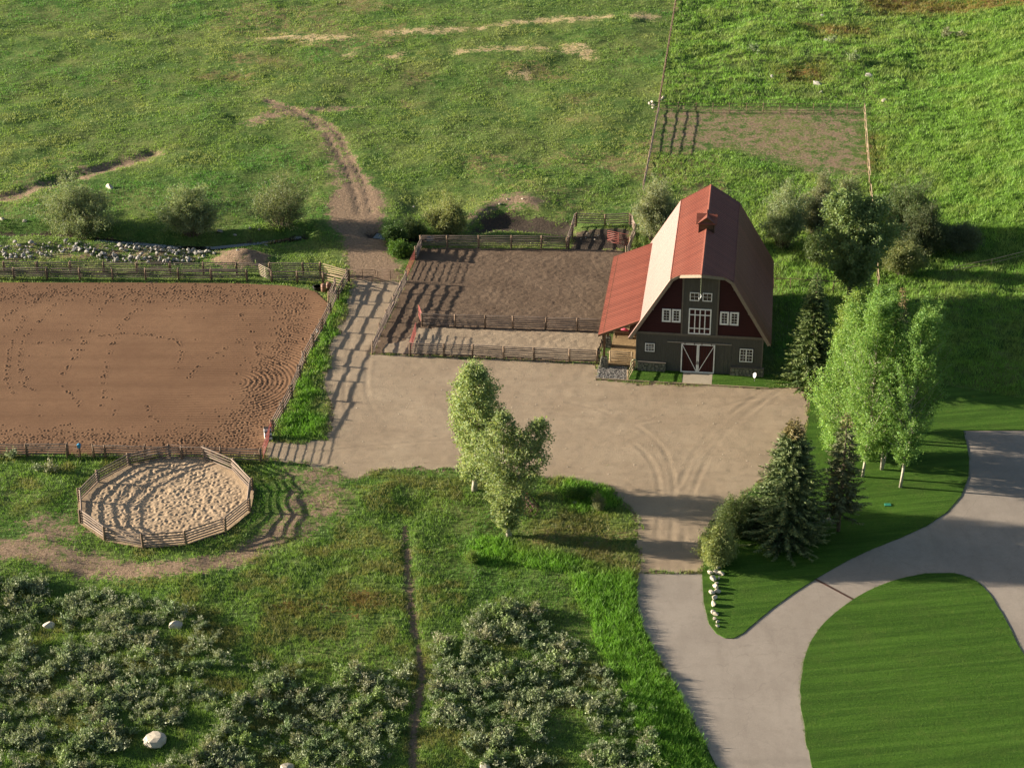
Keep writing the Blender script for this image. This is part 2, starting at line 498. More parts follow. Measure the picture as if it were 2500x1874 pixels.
M['iron'] = mat_var("rusty_iron", (0.03, 0.018, 0.014), (0.10, 0.045, 0.03), 4, 0.75, 0.35)
M['rust_red'] = mat_var("faded_red_wheel", (0.14, 0.055, 0.045), (0.22, 0.09, 0.07), 4, 0.75, 0.3)
M['steel'] = mat_var("dull_steel", (0.22, 0.22, 0.22), (0.32, 0.32, 0.31), 5, 0.4, 0.5, metal=0.6)
M['blue'] = mat_var("blue_plastic", (0.02, 0.16, 0.30), (0.03, 0.20, 0.36), 4, 0.45, 0.5)
M['barrel'] = mat_var("brown_barrel", (0.15, 0.075, 0.045), (0.22, 0.11, 0.07), 4, 0.6, 0.4)
M['pink'] = mat_var("pink_cloth", (0.62, 0.06, 0.12), (0.72, 0.12, 0.18), 6, 0.7, 0.3)
M['hose'] = mat_var("green_hose", (0.30, 0.36, 0.20), (0.38, 0.42, 0.26), 6, 0.5, 0.4)
M['lid'] = mat_var("green_lid", (0.03, 0.20, 0.13), (0.04, 0.24, 0.16), 6, 0.5, 0.4)

t = NT("window_glass")
M['glass'] = t.pbr((0.012, 0.014, 0.013), 0.08, 0.5)

# painted ribbed metal: ribs run up the slope, so the sheen spreads along the barn (anisotropic)
t = NT("red_metal_roof")
oc = t.coord()
st = t.n("ShaderNodeMapping", {"Vector": oc, "Scale": (0.35, 3.0, 0.35)}).outputs[0]
c = t.ramp(t.noise(st, 0.9, 6, 0.7), [(0.3, (0.135, 0.036, 0.023)), (0.5, (0.180, 0.056, 0.036)), (0.75, (0.220, 0.085, 0.058))])
r = t.n("ShaderNodeObjectInfo").outputs["Random"]
c = t.mix(1.0, c, t.ramp(r, [(0, (0.88, 0.88, 0.88)), (1, (1.12, 1.12, 1.12))]), 'MULTIPLY')
M['roof'] = t.pbr(c, 0.54, 0.5)
for nd in t.t.nodes:
    if nd.type == 'BSDF_PRINCIPLED':
        nd.inputs['IOR'].default_value = 1.56
        nd.inputs['Anisotropic'].default_value = 0.95
        tv = t.n("ShaderNodeCombineXYZ", {0: math.sin(math.radians(7)), 1: math.cos(math.radians(7)), 2: 0.0})
        t.t.links.new(tv.outputs[0], nd.inputs['Tangent'])


def ground_mat():
    t = NT("meadow_ground")
    p = t.pos()
    m1 = t.n("ShaderNodeSeparateColor", {0: t.n("ShaderNodeAttribute", attribute_name="m1").outputs["Color"]})
    m2 = t.n("ShaderNodeSeparateColor", {0: t.n("ShaderNodeAttribute", attribute_name="m2").outputs["Color"]})
    big = t.noise(p, 0.09, 4, 0.6)
    mid = t.noise(p, 0.55, 5, 0.65)
    fine = t.noise(p, 3.2, 5, 0.7)
    g = t.ramp(mid, [(0.3, (0.040, 0.095, 0.018)), (0.5, (0.090, 0.155, 0.034)), (0.68, (0.160, 0.20, 0.056))])
    g = t.mix(t.mr(big, 0.44, 0.66, 0, .85), g, (0.18, 0.20, 0.062))
    g = t.mix(t.mr(fine, 0.42, 0.68, 0.0, 0.75), g, (0.042, 0.066, 0.016))
    g = t.mix(m1.outputs[2], g, t.ramp(fine, [(0.3, (0.035, 0.085, 0.010)), (0.7, (0.085, 0.16, 0.02))]))

    def edge(mask, lo=0.36, hi=0.60, amp=2.2):
        a = t.math('MULTIPLY_ADD', t.math('SUBTRACT', fine, 0.5), amp, mask)
        a = t.math('MULTIPLY_ADD', t.math('SUBTRACT', mid, 0.5), amp * 1.1, a)
        a = t.math('MULTIPLY', a, t.mr(mask, 0.02, 0.15))
        return t.mr(a, lo, hi)
    dry = t.ramp(fine, [(0.3, (0.13, 0.105, 0.045)), (0.7, (0.24, 0.19, 0.09))])
    g = t.mix(edge(m2.outputs[0]), g, dry)
    rust = t.ramp(fine, [(0.3, (0.11, 0.065, 0.022)), (0.7, (0.19, 0.11, 0.04))])
    g = t.mix(edge(m2.outputs[2]), g, rust)
    dirt = t.ramp(fine, [(0.35, (0.165, 0.112, 0.073)), (0.65, (0.29, 0.205, 0.14))])
    g = t.mix(edge(m1.outputs[0]), g, dirt)
    straw = t.ramp(fine, [(0.3, (0.30, 0.22, 0.11)), (0.7, (0.55, 0.43, 0.25))])
    g = t.mix(edge(m1.outputs[1]), g, straw)
    mud = t.ramp(fine, [(0.3, (0.045, 0.034, 0.026)), (0.7, (0.075, 0.057, 0.043))])
    g = t.mix(edge(m2.outputs[1]), g, mud)
    h = t.math('ADD', t.math('MULTIPLY', t.noise(p, 2.2, 6, 0.7), 1.0), t.math('MULTIPLY', t.noise(p, 9.0, 4, 0.7), 0.4))
    return t.pbr(g, 0.95, 0.1, t.bump(h, 1.0, 0.22))


def dirt_mat(name, c0, c1, c2, s1=0.25, s2=5.0, bump=0.6, bdist=0.03, streak=None):
    t = NT(name)
    p = t.pos()
    a = t.noise(p, s1, 5, 0.6)
    b = t.noise(p, s2, 5, 0.7)
    c = t.mix(t.mr(a, 0.35, 0.65), c0, c1)
    c = t.mix(t.mr(b, 0.45, 0.8, 0, 0.6), c, c2)
    c = t.mix(t.mr(t.noise(p, 1.1, 5, 0.7), 0.48, 0.72, 0, 0.45), c, c2)
    c = t.mix(t.mr(t.noise(p, 14.0, 2, 0.5), 0.60, 0.72, 0, 0.35), c, tuple(min(1, q * 1.5) for q in c0))
    if streak:
        pv = t.n("ShaderNodeMapping", {"Vector": p, "Scale": streak, "Rotation": (0, 0, math.radians(4))}).outputs[0]
        c = t.mix(t.mr(t.noise(pv, 1.0, 4, 0.6), 0.48, 0.75, 0, 0.5), c, c2)
    h = t.math('ADD', b, t.math('MULTIPLY', t.noise(p, s2 * 4, 3, 0.6), 0.5))
    return t.pbr(c, 0.95, 0.12, t.bump(h, bump, bdist))


M['ground'] = ground_mat()
M['arena'] = dirt_mat("arena_dirt", (0.222, 0.126, 0.071), (0.172, 0.094, 0.053), (0.130, 0.070, 0.039), 0.10, 8, 0.3, 0.02, (0.02, 0.55, 1))
M['sand'] = dirt_mat("pen_sand", (0.445, 0.325, 0.215), (0.39, 0.28, 0.18), (0.31, 0.22, 0.14), 0.3, 5, 0.6, 0.03)
M['corral'] = dirt_mat("corral_dirt", (0.170, 0.118, 0.080), (0.118, 0.080, 0.054), (0.06, 0.041, 0.029), 0.22, 4, 0.9, 0.06)
M['yard'] = dirt_mat("yard_gravel", (0.362, 0.280, 0.195), (0.305, 0.230, 0.158), (0.225, 0.168, 0.114), 0.16, 7, 0.7, 0.035, (0.12, 0.5, 1))
M['drive'] = dirt_mat("driveway_chipseal", (0.335, 0.285, 0.236), (0.285, 0.24, 0.198), (0.225, 0.188, 0.155), 0.18, 10, 0.5, 0.016, (0.7, 0.16, 1))
_t = M['drive'].node_tree
_b = [n for n in _t.nodes if n.type == 'BSDF_PRINCIPLED'][0]
_g = _t.nodes.new("ShaderNodeNewGeometry")
_v = _t.nodes.new("ShaderNodeTexVoronoi")
_v.feature = 'DISTANCE_TO_EDGE'
_v.inputs["Scale"].default_value = 0.16
_n = _t.nodes.new("ShaderNodeTexNoise")
_n.inputs["Scale"].default_value = 0.8
_a = _t.nodes.new("ShaderNodeVectorMath")
_a.operation = 'MULTIPLY_ADD'
_a.inputs[1].default_value = (1.6, 1.6, 0)
_t.links.new(_g.outputs["Position"], _n.inputs["Vector"])
_t.links.new(_n.outputs["Color"], _a.inputs[0])
_t.links.new(_g.outputs["Position"], _a.inputs[2])
_t.links.new(_a.outputs[0], _v.inputs["Vector"])
_r = _t.nodes.new("ShaderNodeMapRange")
for k_, v_ in ((1, 0.002), (2, 0.007), (3, 0.90), (4, 1.0)): _r.inputs[k_].default_value = v_
_t.links.new(_v.outputs["Distance"], _r.inputs[0])
_m = _t.nodes.new("ShaderNodeMix")
_m.data_type, _m.blend_type = 'RGBA', 'MULTIPLY'
_m.inputs[0].default_value = 1.0
_src = _b.inputs["Base Color"].links[0].from_socket
_t.links.new(_src, _m.inputs[6])
_t.links.new(_r.outputs[0], _m.inputs[7])
_t.links.new(_m.outputs[2], _b.inputs["Base Color"])
M['bedding'] = dirt_mat("stall_bedding", (0.34, 0.235, 0.125), (0.28, 0.19, 0.10), (0.18, 0.12, 0.07), 0.6, 5, 0.8, 0.04)
M['gravel'] = dirt_mat("grey_gravel", (0.26, 0.225, 0.205), (0.21, 0.18, 0.165), (0.12, 0.10, 0.09), 1.5, 6, 1.0, 0.05)
M['concrete'] = dirt_mat("concrete_apron", (0.40, 0.34, 0.26), (0.36, 0.30, 0.23), (0.29, 0.24, 0.18), 0.5, 8, 0.3, 0.01)
t = NT("creek_water")
M['water'] = t.pbr((0.010, 0.014, 0.012), 0.06, 0.5, t.bump(t.noise(t.pos(), 3.0, 3), 0.2, 0.02))


def lawn_mat(name, ang, width):
    t = NT(name)
    p = t.pos()
    pr = t.n("ShaderNodeMapping", {"Vector": p, "Rotation": (0, 0, ang)}).outputs[0]
    s = t.n("ShaderNodeSeparateXYZ", {0: pr})
    st = t.math('SINE', t.math('ADD', t.math('MULTIPLY', s.outputs[1], math.pi / width), t.math('MULTIPLY', t.noise(p, 0.5, 2), 1.2)))
    stm = t.mr(st, -0.8, 0.8)
    a, b = t.noise(p, 0.35, 4, 0.6), t.noise(p, 6, 5, 0.75)
    pw = t.n('ShaderNodeMapping', {'Vector': pr, 'Scale': (.06, 1.1, 1)}).outputs[0]
    c = t.mix(stm, (0.060, 0.135, 0.012), (0.076, 0.160, 0.017))
    c = t.mix(t.mr(t.noise(pw, 1.0, 5, .7), .42, .58, 0, .9), c, (0.034, 0.085, 0.007))
    c = t.mix(t.mr(t.noise(p, .9, 5, .7), .56, .74, 0, .5), c, (0.12, 0.165, 0.03))
    c = t.mix(t.mr(a, 0.5, 0.75, 0, 0.5), c, (0.075, 0.115, 0.02))
    c = t.mix(t.mr(b, 0.3, 0.8, 0, 0.7), c, (0.024, 0.055, 0.006))
    return t.pbr(c, 0.9, 0.15, t.bump(b, 0.9, 0.07))


M['lawn'] = lawn_mat("mown_lawn", math.radians(-9), 0.55)

# ------------------------------------------------------------------ ground sheet
def axis(lo, hi, step, far):
    a = list(np.arange(lo, hi + 1e-6, step))
    d, x = step, hi
    up = []
    while x < far:
        d *= 1.35
        x += d
        up.append(x)
    d, x = step, lo
    dn = []
    while x > -far:
        d *= 1.35
        x -= d
        dn.append(x)
    return np.array(dn[::-1] + a + up)


def build_ground():
    X, Y = axis(-96, 100, 0.5, 3500), axis(118, 362, 0.5, 3500)
    gx, gy = np.meshgrid(X, Y)
    x, y = gx.ravel(), gy.ravel()
    P = np.stack([x, y], 1)
    h = relief(x, y)
    for p in FLATS + [GRAVEL, FRONT_L, FRONT_R]:
        if p is LANE or p is PADDOCK: continue
        h = h - 0.09 * sstep(0.25, 0.8, sdist(P, p))
    nz = (fbm(x, y, 2.5, 21) - 0.5) * 2
    dirt = np.zeros(len(x))
    for p, s in ((LANE, 1.3), (LANE_UP, 1.6), (SPUR1, 1.5), (SPUR2, 1.2), (PITBANK, 2.0), (TRACK, 1.2), (BARE1, 2.0), (BARE2, 2.4), (YARD, 0.9), (ARENA, 0.8), (PEN, 0.9), (CORRAL, 0.7), (SHED, 0.5), (NEPEN, 0.6)):
        w = 0.62 if (p is BARE1 or p is BARE2) else .66 if (p is SPUR1 or p is SPUR2 or p is PITBANK) else .52 if p is LANE_UP else .85 if p is TRACK else 1.0
        dirt = np.maximum(dirt, soft(P, p, s) * w)
    dirt = np.maximum(dirt, 0.95 * (1 - sstep(0.05, 0.6, ldist(P, TRAIL))))
    dirt = np.maximum(dirt, (0.45 + .5 * fbm(x, y, 4.5, 33)) * (1 - sstep(0.4, 3.4, ldist(P, GULLY))))
    for l in RUTS:
        dirt = np.maximum(dirt, 0.9 * (1 - sstep(0.15, 0.9, ldist(P, l))))
    r = np.hypot((x - HEAP[0]) / 1.5, (y - HEAP[1]))
    dirt = np.maximum(dirt, 1 - sstep(1.6, 3.0, r))
    dirt = np.maximum(dirt, 0.52 * soft(P, PADDOCK, 3.0))
    rockband = poly([(-100, 612), (560, 585), (640, 600), (560, 640), (-100, 648)])
    dirt = np.maximum(dirt, 0.45 * soft(P, rockband, 1.5))
    straw = np.zeros(len(x))
    for p in STRAW:
        straw = np.maximum(straw, 0.66 * soft(P, p, 1.8))
    dry = np.zeros(len(x))
    for p in DRYS:
        dry = np.maximum(dry, 0.6 * soft(P, p, 3.0))
    dry = np.maximum(dry, 0.42 * soft(P, DRYFRONT, 2.0))
    dry = np.maximum(dry, 0.45 * sstep(0.56, 0.72, fbm(x, y, 22, 31)) * sstep(235, 262, y) * (x < 28))
    rust = np.zeros(len(x))
    for p in RUSTY:
        rust = np.maximum(rust, 0.58 * soft(P, p, 3.0))
    mud = np.maximum(0.95 * soft(P, MUDPIT, 1.2), 0.9 * soft(P, NEPEN, 0.8))
    mud = np.maximum(mud, 0.85 * (1 - sstep(0.5, 1.3, ldist(P, CREEK))))
    mud = np.maximum(mud, 0.85 * (1 - sstep(0.5, 1.6, ldist(P, CREEK2))))
    lush = np.zeros(len(x))
    for p in (LUSH_A, LUSH_B, LUSH_C, STRIP):
        lush = np.maximum(lush, soft(P, p, 1.0))
    t_ = HILL_B - HILL_A
    t_ = t_ / np.hypot(*t_)
    lush = np.maximum(lush, 0.8 * sstep(-6, 10, -(x - HILL_A[0]) * t_[1] + (y - HILL_A[1]) * t_[0]) * sstep(225, 240, y))
    nx, ny = len(X), len(Y)
    idx = np.arange(nx * ny).reshape(ny, nx)
    F = np.stack([idx[:-1, :-1], idx[:-1, 1:], idx[1:, 1:], idx[1:, :-1]], -1).reshape(-1, 4)
    me = np_mesh("ground", np.stack([x, y, h], 1), F, M['ground'], True, None,
                 {"m1": np.stack([dirt, straw, lush], 1), "m2": np.stack([dry, mud, rust], 1)})
    tag(link(bpy.data.objects.new("ground", me)), "green meadow ground with worn dirt patches", "ground", kind="structure")


build_ground()


def grid_sheet(name, pl, res, hfun, mat, label, cat, inset=0.0, jitter=0.0):
    lo, hi = pl.min(0), pl.max(0)
    lo = np.maximum(lo, [-80, 110])
    X, Y = np.arange(lo[0], hi[0] + res, res), np.arange(lo[1], hi[1] + res, res)
    gx, gy = np.meshgrid(X, Y)
    x, y = gx.ravel(), gy.ravel()
    P = np.stack([x, y], 1)
    sd = sdist(P, pl)
    if jitter:
        sd = sd + (fbm(x, y, 1.6, 77) - 0.5) * jitter
    keep = (sd > inset).reshape(gx.shape)
    z = hfun(x, y, sd)
    idx = np.arange(x.size).reshape(gx.shape)
    fk = keep[:-1, :-1] & keep[:-1, 1:] & keep[1:, 1:] & keep[1:, :-1]
    F = np.stack([idx[:-1, :-1], idx[:-1, 1:], idx[1:, 1:], idx[1:, :-1]], -1)[fk]
    used, inv = np.unique(F, return_inverse=True)
    me = np_mesh(name, np.stack([x, y, z], 1)[used], inv.reshape(-1, 4), mat, True)
    return tag(link(bpy.data.objects.new(name, me)), label, cat, kind="structure")


# ---- arena: harrow grooves and hoof prints are pressed into the surface
A_C = G0(572, 935)


def arena_h(x, y, sd):
    q = np.stack([x, y], 1)
    d = ldist(q, np.array([[A_C[0] - 90, A_C[1] + 1.0], [A_C[0], A_C[1]]]))
    arc = sstep(-13, 2, x - A_C[0]) * (.35 + .65 * sstep(.35, .6, fbm(x, y, 6, 44)))
    wob = (fbm(x, y, 5, 41) - 0.5) * 0.5
    h = 0.045 + np.sin((d + wob) * 2 * np.pi / 0.52) * (0.005 + 0.026 * arc * sstep(0.6, 2, d))
    h += (fbm(x, y, 7, 42) - 0.5) * 0.06 
    h += 0.05 * sstep(2.0, 0.2, sd)
    res = 0.10
    lo = np.array([x.min(), y.min()])
    nx = int(round((x.max() - lo[0]) / res)) + 1
    ny = len(x) // nx
    Hh = h.reshape(ny, nx)
    pr = []

    def track(pts, jit=0.10, step=0.62, dens=1):
        w = poly(pts)
        for i in range(len(w) - 1):
            L = np.hypot(*(w[i + 1] - w[i]))
            for k in range(int(L / step * dens)):
                s = RNG.random()
                p = w[i] + (w[i + 1] - w[i]) * s
                p = p + RNG.normal(0, jit, 2)
                pr.append((p[0], p[1]))
                if RNG.random() < 0.8:
                    pr.append((p[0] + RNG.normal(0, .16), p[1] + RNG.normal(0, .16)))
    for pts in ([(365, 735), (320, 765), (290, 800), (278, 835), (262, 880), (256, 930), (255, 975)], [(275, 715), (245, 765), (222, 810), (190, 860), (160, 905), (140, 930)],
                [(150, 725), (110, 770), (80, 800), (55, 840), (45, 880), (50, 905), (70, 930)], [(100, 720), (60, 770), (35, 820), (20, 870), (18, 920), (40, 980)], [(75, 840), (125, 838), (200, 824), (300, 815), (370, 818), (430, 830), (445, 870), (430, 905)],
                [(600, 825), (560, 845), (510, 875), (470, 910), (455, 930)], [(140, 930), (170, 960), (195, 990), (205, 1000)], [(45, 930), (75, 950), (90, 960)],
                [(360, 985), (372, 1010), (388, 1030)], [(265, 1020), (285, 1010)], [(580, 760), (610, 800), (628, 850), (640, 890)], [(0, 790), (30, 760), (80, 735), (140, 712)]):
        track(pts)
    # busy ring along the rail
    for _ in range(16000):
        px, py = RNG.uniform(-40, 790), RNG.uniform(690, 1110)
        p = G0(px, py)
        d = sdist(p[None], ARENA)[0] - 0.06 * max(0, px - 600) * 0.1
        w = math.exp(-((d - 3.0) / 1.9) ** 2)
        if px < 420: w *= 0.6
        if RNG.random() < w * 0.95:
            pr.append(p)
    for _ in range(70):
        pr.append(G0(RNG.uniform(-20, 700), RNG.uniform(700, 1100)))
    ii, jj = np.mgrid[-3:4, -3:4]
    for p in pr:
        cx, cy = (p[0] - lo[0]) / res, (p[1] - lo[1]) / res
        i0, j0 = int(round(cy)), int(round(cx))
        if 3 < i0 < ny - 4 and 3 < j0 < nx - 4:
            a = RNG.uniform(0, 3.14)
            dx, dy = (j0 + jj - cx) * res, (i0 + ii - cy) * res
            u, v = dx * math.cos(a) + dy * math.sin(a), -dx * math.sin(a) + dy * math.cos(a)
            rr = np.sqrt((u / RNG.uniform(.09, .14)) ** 2 + (v / RNG.uniform(.07, .10)) ** 2)
            dep = RNG.uniform(0.04, 0.085)
            Hh[i0 - 3:i0 + 4, j0 - 3:j0 + 4] += -dep * np.exp(-rr ** 2) + 0.40 * dep * np.exp(-((rr - 1.6) / 0.5) ** 2)
    return Hh.ravel()


grid_sheet("arena_floor", ARENA, 0.10, arena_h, M['arena'], "red brown riding arena dirt with harrow lines and hoof prints", "arena")


def pen_h(x, y, sd):
    a = np.abs(fbm(x, y, 0.40, 51, 2) - 0.5) * 2
    h = 0.05 + 0.13 * (0.55 - a) * sstep(0.2, 1.6, sd) + (fbm(x, y, 2.5, 52) - 0.5) * 0.10 + 0.08 * sstep(1.2, 0.0, sd)
    return np.maximum(h, 0.0)


grid_sheet("round_pen_sand", PEN, 0.08, pen_h, M['sand'], "churned pale sand inside the round pen", "sand", -0.2)
grid_sheet("corral_floor", CORRAL, 0.13, lambda x, y, sd: 0.03 + (fbm(x, y, 0.45, 61, 2) - 0.5) * 0.085 * sstep(0, 1.5, sd), M['corral'], "trodden brown dirt of the corral beside the barn", "corral floor", 0.0, 0.5)

def smooth_line(pl, n=3):
    for _ in range(n):
        q = [pl[0]]
        for i in range(len(pl) - 1):
            q += [pl[i] * .75 + pl[i + 1] * .25, pl[i] * .25 + pl[i + 1] * .75]
        pl = np.array(q + [pl[-1]])
    return pl


RUN = poly([(1008, 800), (1030, 800), (1184, 804), (1331, 809), (1470, 813), (1462, 883), (1390, 880), (1230, 873), (1084, 867), (1001, 865), (935, 862), (945, 840), (990, 835)])
grid_sheet("run_floor", RUN, 0.16, lambda x, y, sd: 0.075 + (fbm(x, y, 0.45, 63, 2) - 0.5) * 0.06, M['yard'], "lighter trodden dirt of the front run before the dividing fence", "run floor", 0.0, 0.9)
TIRE = [smooth_line(poly(p)) for p in ([(1380, 980), (1500, 1010), (1620, 1080), (1650, 1180), (1640, 1300), (1636, 1400)], [(1330, 1000), (1480, 1040), (1590, 1110), (1615, 1200), (1604, 1300), (1600, 1400)],
                          [(1940, 930), (1820, 1010), (1740, 1090), (1690, 1200), (1670, 1300), (1668, 1400)], [(1900, 935), (1780, 1010), (1700, 1090), (1655, 1190)], [(700, 1110), (900, 1090), (1150, 1070), (1400, 1060), (1640, 1020), (1900, 960)],
                          [(870, 760), (850, 860), (840, 960), (850, 1040), (960, 1090)], [(940, 770), (900, 870), (890, 960), (930, 1030), (1050, 1050)], [(1000, 960), (1200, 950), (1400, 985)])]


def yard_h(x, y, sd):
    P = np.stack([x, y], 1)
    h = 0.02 + (fbm(x, y, 4, 71) - 0.5) * 0.05 + (fbm(x, y, 0.9, 72, 2) - 0.5) * 0.035
    for l in TIRE:
        d = ldist(P, l)
        k_ = .35 + .9 * sstep(.4, .6, fbm(x, y, 5, 74))
        h = h + k_ * (-0.016 * np.exp(-(d / 0.2) ** 2) + 0.010 * np.exp(-((d - 0.45) / 0.16) ** 2))
    c = G0(770, 1165)
    d = np.hypot(x - c[0], y - c[1])
    h = h + 0.014 * np.sin(d * 2 * np.pi / 0.55) * sstep(0, 2, x - c[0]) * sstep(1.0, 2.5, d) * sstep(7.5, 5.5, d) * (y < c[1] + 1.0)
    return np.maximum(h, 0.006)


grid_sheet("gravel_yard", YARD, 0.2, yard_h, M['yard'], "tan gravel barnyard with tyre tracks", "yard", 0.0, 1.7)


def smooth_poly(pl, n=3, keep=()):
    for _ in range(n):
        q = []
        for i in range(len(pl)):
            a, b = pl[i], pl[(i + 1) % len(pl)]
            q += [a * 0.75 + b * 0.25, a * 0.25 + b * 0.75]
        pl = np.array(q)
    return pl


def fill_sheet(name, pl, z, mat, label, cat, depth=0.0, jit=0.0):
    b = bmesh.new()
    vs = []
    for i, p in enumerate(pl):
        j = (fbm(p[0], p[1], 0.9, 5)[()] - 0.5) * jit if jit else 0
        vs.append(b.verts.new((p[0] + j, p[1] + j, z)))
    es = [b.edges.new((vs[i], vs[(i + 1) % len(vs)])) for i in range(len(vs))]
    bmesh.ops.triangle_fill(b, use_beauty=True, edges=es)
    if depth:
        for e in es:
            a, c = e.verts
            d1, d2 = b.verts.new((a.co.x, a.co.y, z - depth)), b.verts.new((c.co.x, c.co.y, z - depth))
            b.faces.new((a, c, d2, d1))
    bmesh.ops.recalc_face_normals(b, faces=b.faces)
    for f in b.faces:
        if abs(f.normal.z) > 0.5 and f.normal.z < 0: f.normal_flip()
    me = bpy.data.meshes.new(name)
    b.to_mesh(me)
    b.free()
    me.materials.append(mat)
    return tag(link(bpy.data.objects.new(name, me)), label, cat, kind="structure")


fill_sheet("driveway", DRIVE, 0.024, M['drive'], "pale paved driveway curving between the lawns", "driveway", 0.06)
LB = smooth_poly(LAWN_B, 2)
LA = LAWN_A
fill_sheet("lawn", LB, 0.085, M['lawn'], "striped oval lawn island inside the driveway loop", "lawn", 0.12, 0.25)
fill_sheet("lawn", LA, 0.085, M['lawn'], "lawn between the gravel yard and the driveway", "lawn", 0.12, 0.25)
fill_sheet("shed_floor", SHED, 0.075, M['bedding'], "straw bedding under the lean-to roof", "bedding")
fill_sheet("gravel_bed", GRAVEL, 0.035, M['gravel'], "patch of grey gravel by the lean-to pier", "gravel")
fill_sheet("front_lawn", FRONT_L, 0.075, M['lawn'], "small lawn left of the barn doors", "lawn", 0.1)
fill_sheet("front_lawn", FRONT_R, 0.075, M['lawn'], "small lawn right of the barn doors", "lawn", 0.1)
fill_sheet("apron", poly([(1668, 903), (1740, 908), (1737, 942), (1663, 937)]), 0.06, M['concrete'], "concrete apron before the sliding barn doors", "apron", 0.08)
# creek water
for nm, ln, w in (("creek", CREEK, 0.4), ("creek", CREEK2, 0.8)):
    vs, fs = [], []
    for i in range(len(ln)):
        d = ln[min(i + 1, len(ln) - 1)] - ln[max(i - 1, 0)]
        d = d / np.hypot(*d)
        nrm = np.array([-d[1], d[0]])
        vs += [(*(ln[i] + nrm * w), -0.72 if ln is CREEK else -.5), (*(ln[i] - nrm * w), -0.72 if ln is CREEK else -.5)]
        if i: fs.append((2 * i - 2, 2 * i - 1, 2 * i + 1, 2 * i))
    o = MB().add(vs, fs).build(nm, M['water'])
    tag(o, "dark narrow creek water below the willows" if ln is CREEK else "dark pool of creek water beside the corral", "creek", kind="structure")

# ------------------------------------------------------------------ fences
RAIL_ME, POST_ME = {}, {}


def rail_mesh(mat, rad):
    key = (mat, rad)
    if key not in RAIL_ME:
        L = []
        for k in range(3):
            pts = [(t_, random.uniform(-.025, .025) if 0 < t_ < 1 else 0, random.uniform(-.03, .03) if 0 < t_ < 1 else 0) for t_ in (0, .33, .66, 1)]
            L.append(MB().tube(pts, [rad * f for f in (1.1, 1.05, .95, .82)], 6).mesh("rail", M[mat], True))
        RAIL_ME[key] = L
    return random.choice(RAIL_ME[key])


def post_mesh(mat, rad):
    key = (mat, rad)
    if key not in POST_ME:
        L = []
        for k in range(2):
            L.append(MB().tube([(0, 0, -0.1), (0.01, 0, 0.5), (0, 0.01, 0.97), (0, 0, 1.0)], [rad * 1.08, rad, rad * .96, rad * .7], 7).mesh("post", M[mat], True))
        POST_ME[key] = L
    return random.choice(POST_ME[key])


def add_rail(E_, a, b, rad, mat='rail', name="rail"):
    d = b - a
    o = bpy.data.objects.new(name, rail_mesh(mat, rad))
    q = d.to_track_quat('X', 'Z')
    if random.random() < .5:
        a, d = b, -d
        q = d.to_track_quat('X', 'Z')
    o.location = a - E_.location
    o.rotation_euler = q.to_euler()
    o.scale = (d.length, 1, 1)
    return link(o, E_)


def add_post(E_, p, h, rad, mat='post', lean=0.03):
    o = bpy.data.objects.new("post", post_mesh(mat, rad))
    o.location = p - E_.location
    o.scale = (1, 1, h)
    o.rotation_euler = (random.gauss(0, lean), random.gauss(0, lean), random.uniform(0, 6))
    return link(o, E_)


def subdiv(pts, n):
    """even post spacing along a straight run given by its two ends"""
    a, b = pts
    return [(a[0] + (b[0] - a[0]) * i / n, a[1] + (b[1] - a[1]) * i / n) for i in range(n + 1)]


def fence(name, label, px, nr=5, h=1.45, double=False, prad=0.10, rrad=0.062, mats=('rail', 'post'), closed=False, skip=(), lo=0.25, over=0.16, flat=True, brace=False, cat="fence"):
    P = [G(*p) if not flat else Vector((*G0(*p), 0.02)) for p in px]
    E_ = empty(name, P[0])
    tag(E_, label, cat)
    n = len(P)
    for p in P:
        q = p.copy()
        if double:
            i = P.index(p)
            d = (P[min(i + 1, n - 1)] - P[max(i - 1, 0)]).normalized()
            s = Vector((-d.y, d.x, 0)) * (rrad + prad * .9)
            add_post(E_, p + s, h * random.uniform(1.0, 1.08), prad * .9, mats[1])
            add_post(E_, p - s, h * random.uniform(0.98, 1.06), prad * .9, mats[1])
        else:
            add_post(E_, p, h * random.uniform(1.0, 1.09), prad, mats[1])
    for i in range(n if closed else n - 1):
        if i in skip: continue
        a, b = P[i], P[(i + 1) % n]
        d = (b - a).normalized()
        s = Vector((-d.y, d.x, 0)) * (0.0 if double else prad + rrad * .6)
        # rails stack between the twin posts, every other bay half a rail higher
        sh = (0.5 * rrad * (1 if i % 2 else -1)) if double else 0
        for k in range(nr):
            z = lo + (h - lo - 0.08) * (k / max(nr - 1, 1)) + sh
            add_rail(E_, a + s - d * over + Vector((0, 0, z + random.uniform(-.025, .025))), b + s + d * over + Vector((0, 0, z + random.uniform(-.025, .025))), rrad * random.uniform(.999, 1.0) if False else rrad, mats[0])
        if brace:
            add_rail(E_, a + s + Vector((0, 0, 0.2)), b + s + Vector((0, 0, h - .1)), rrad, mats[0])
    return E_


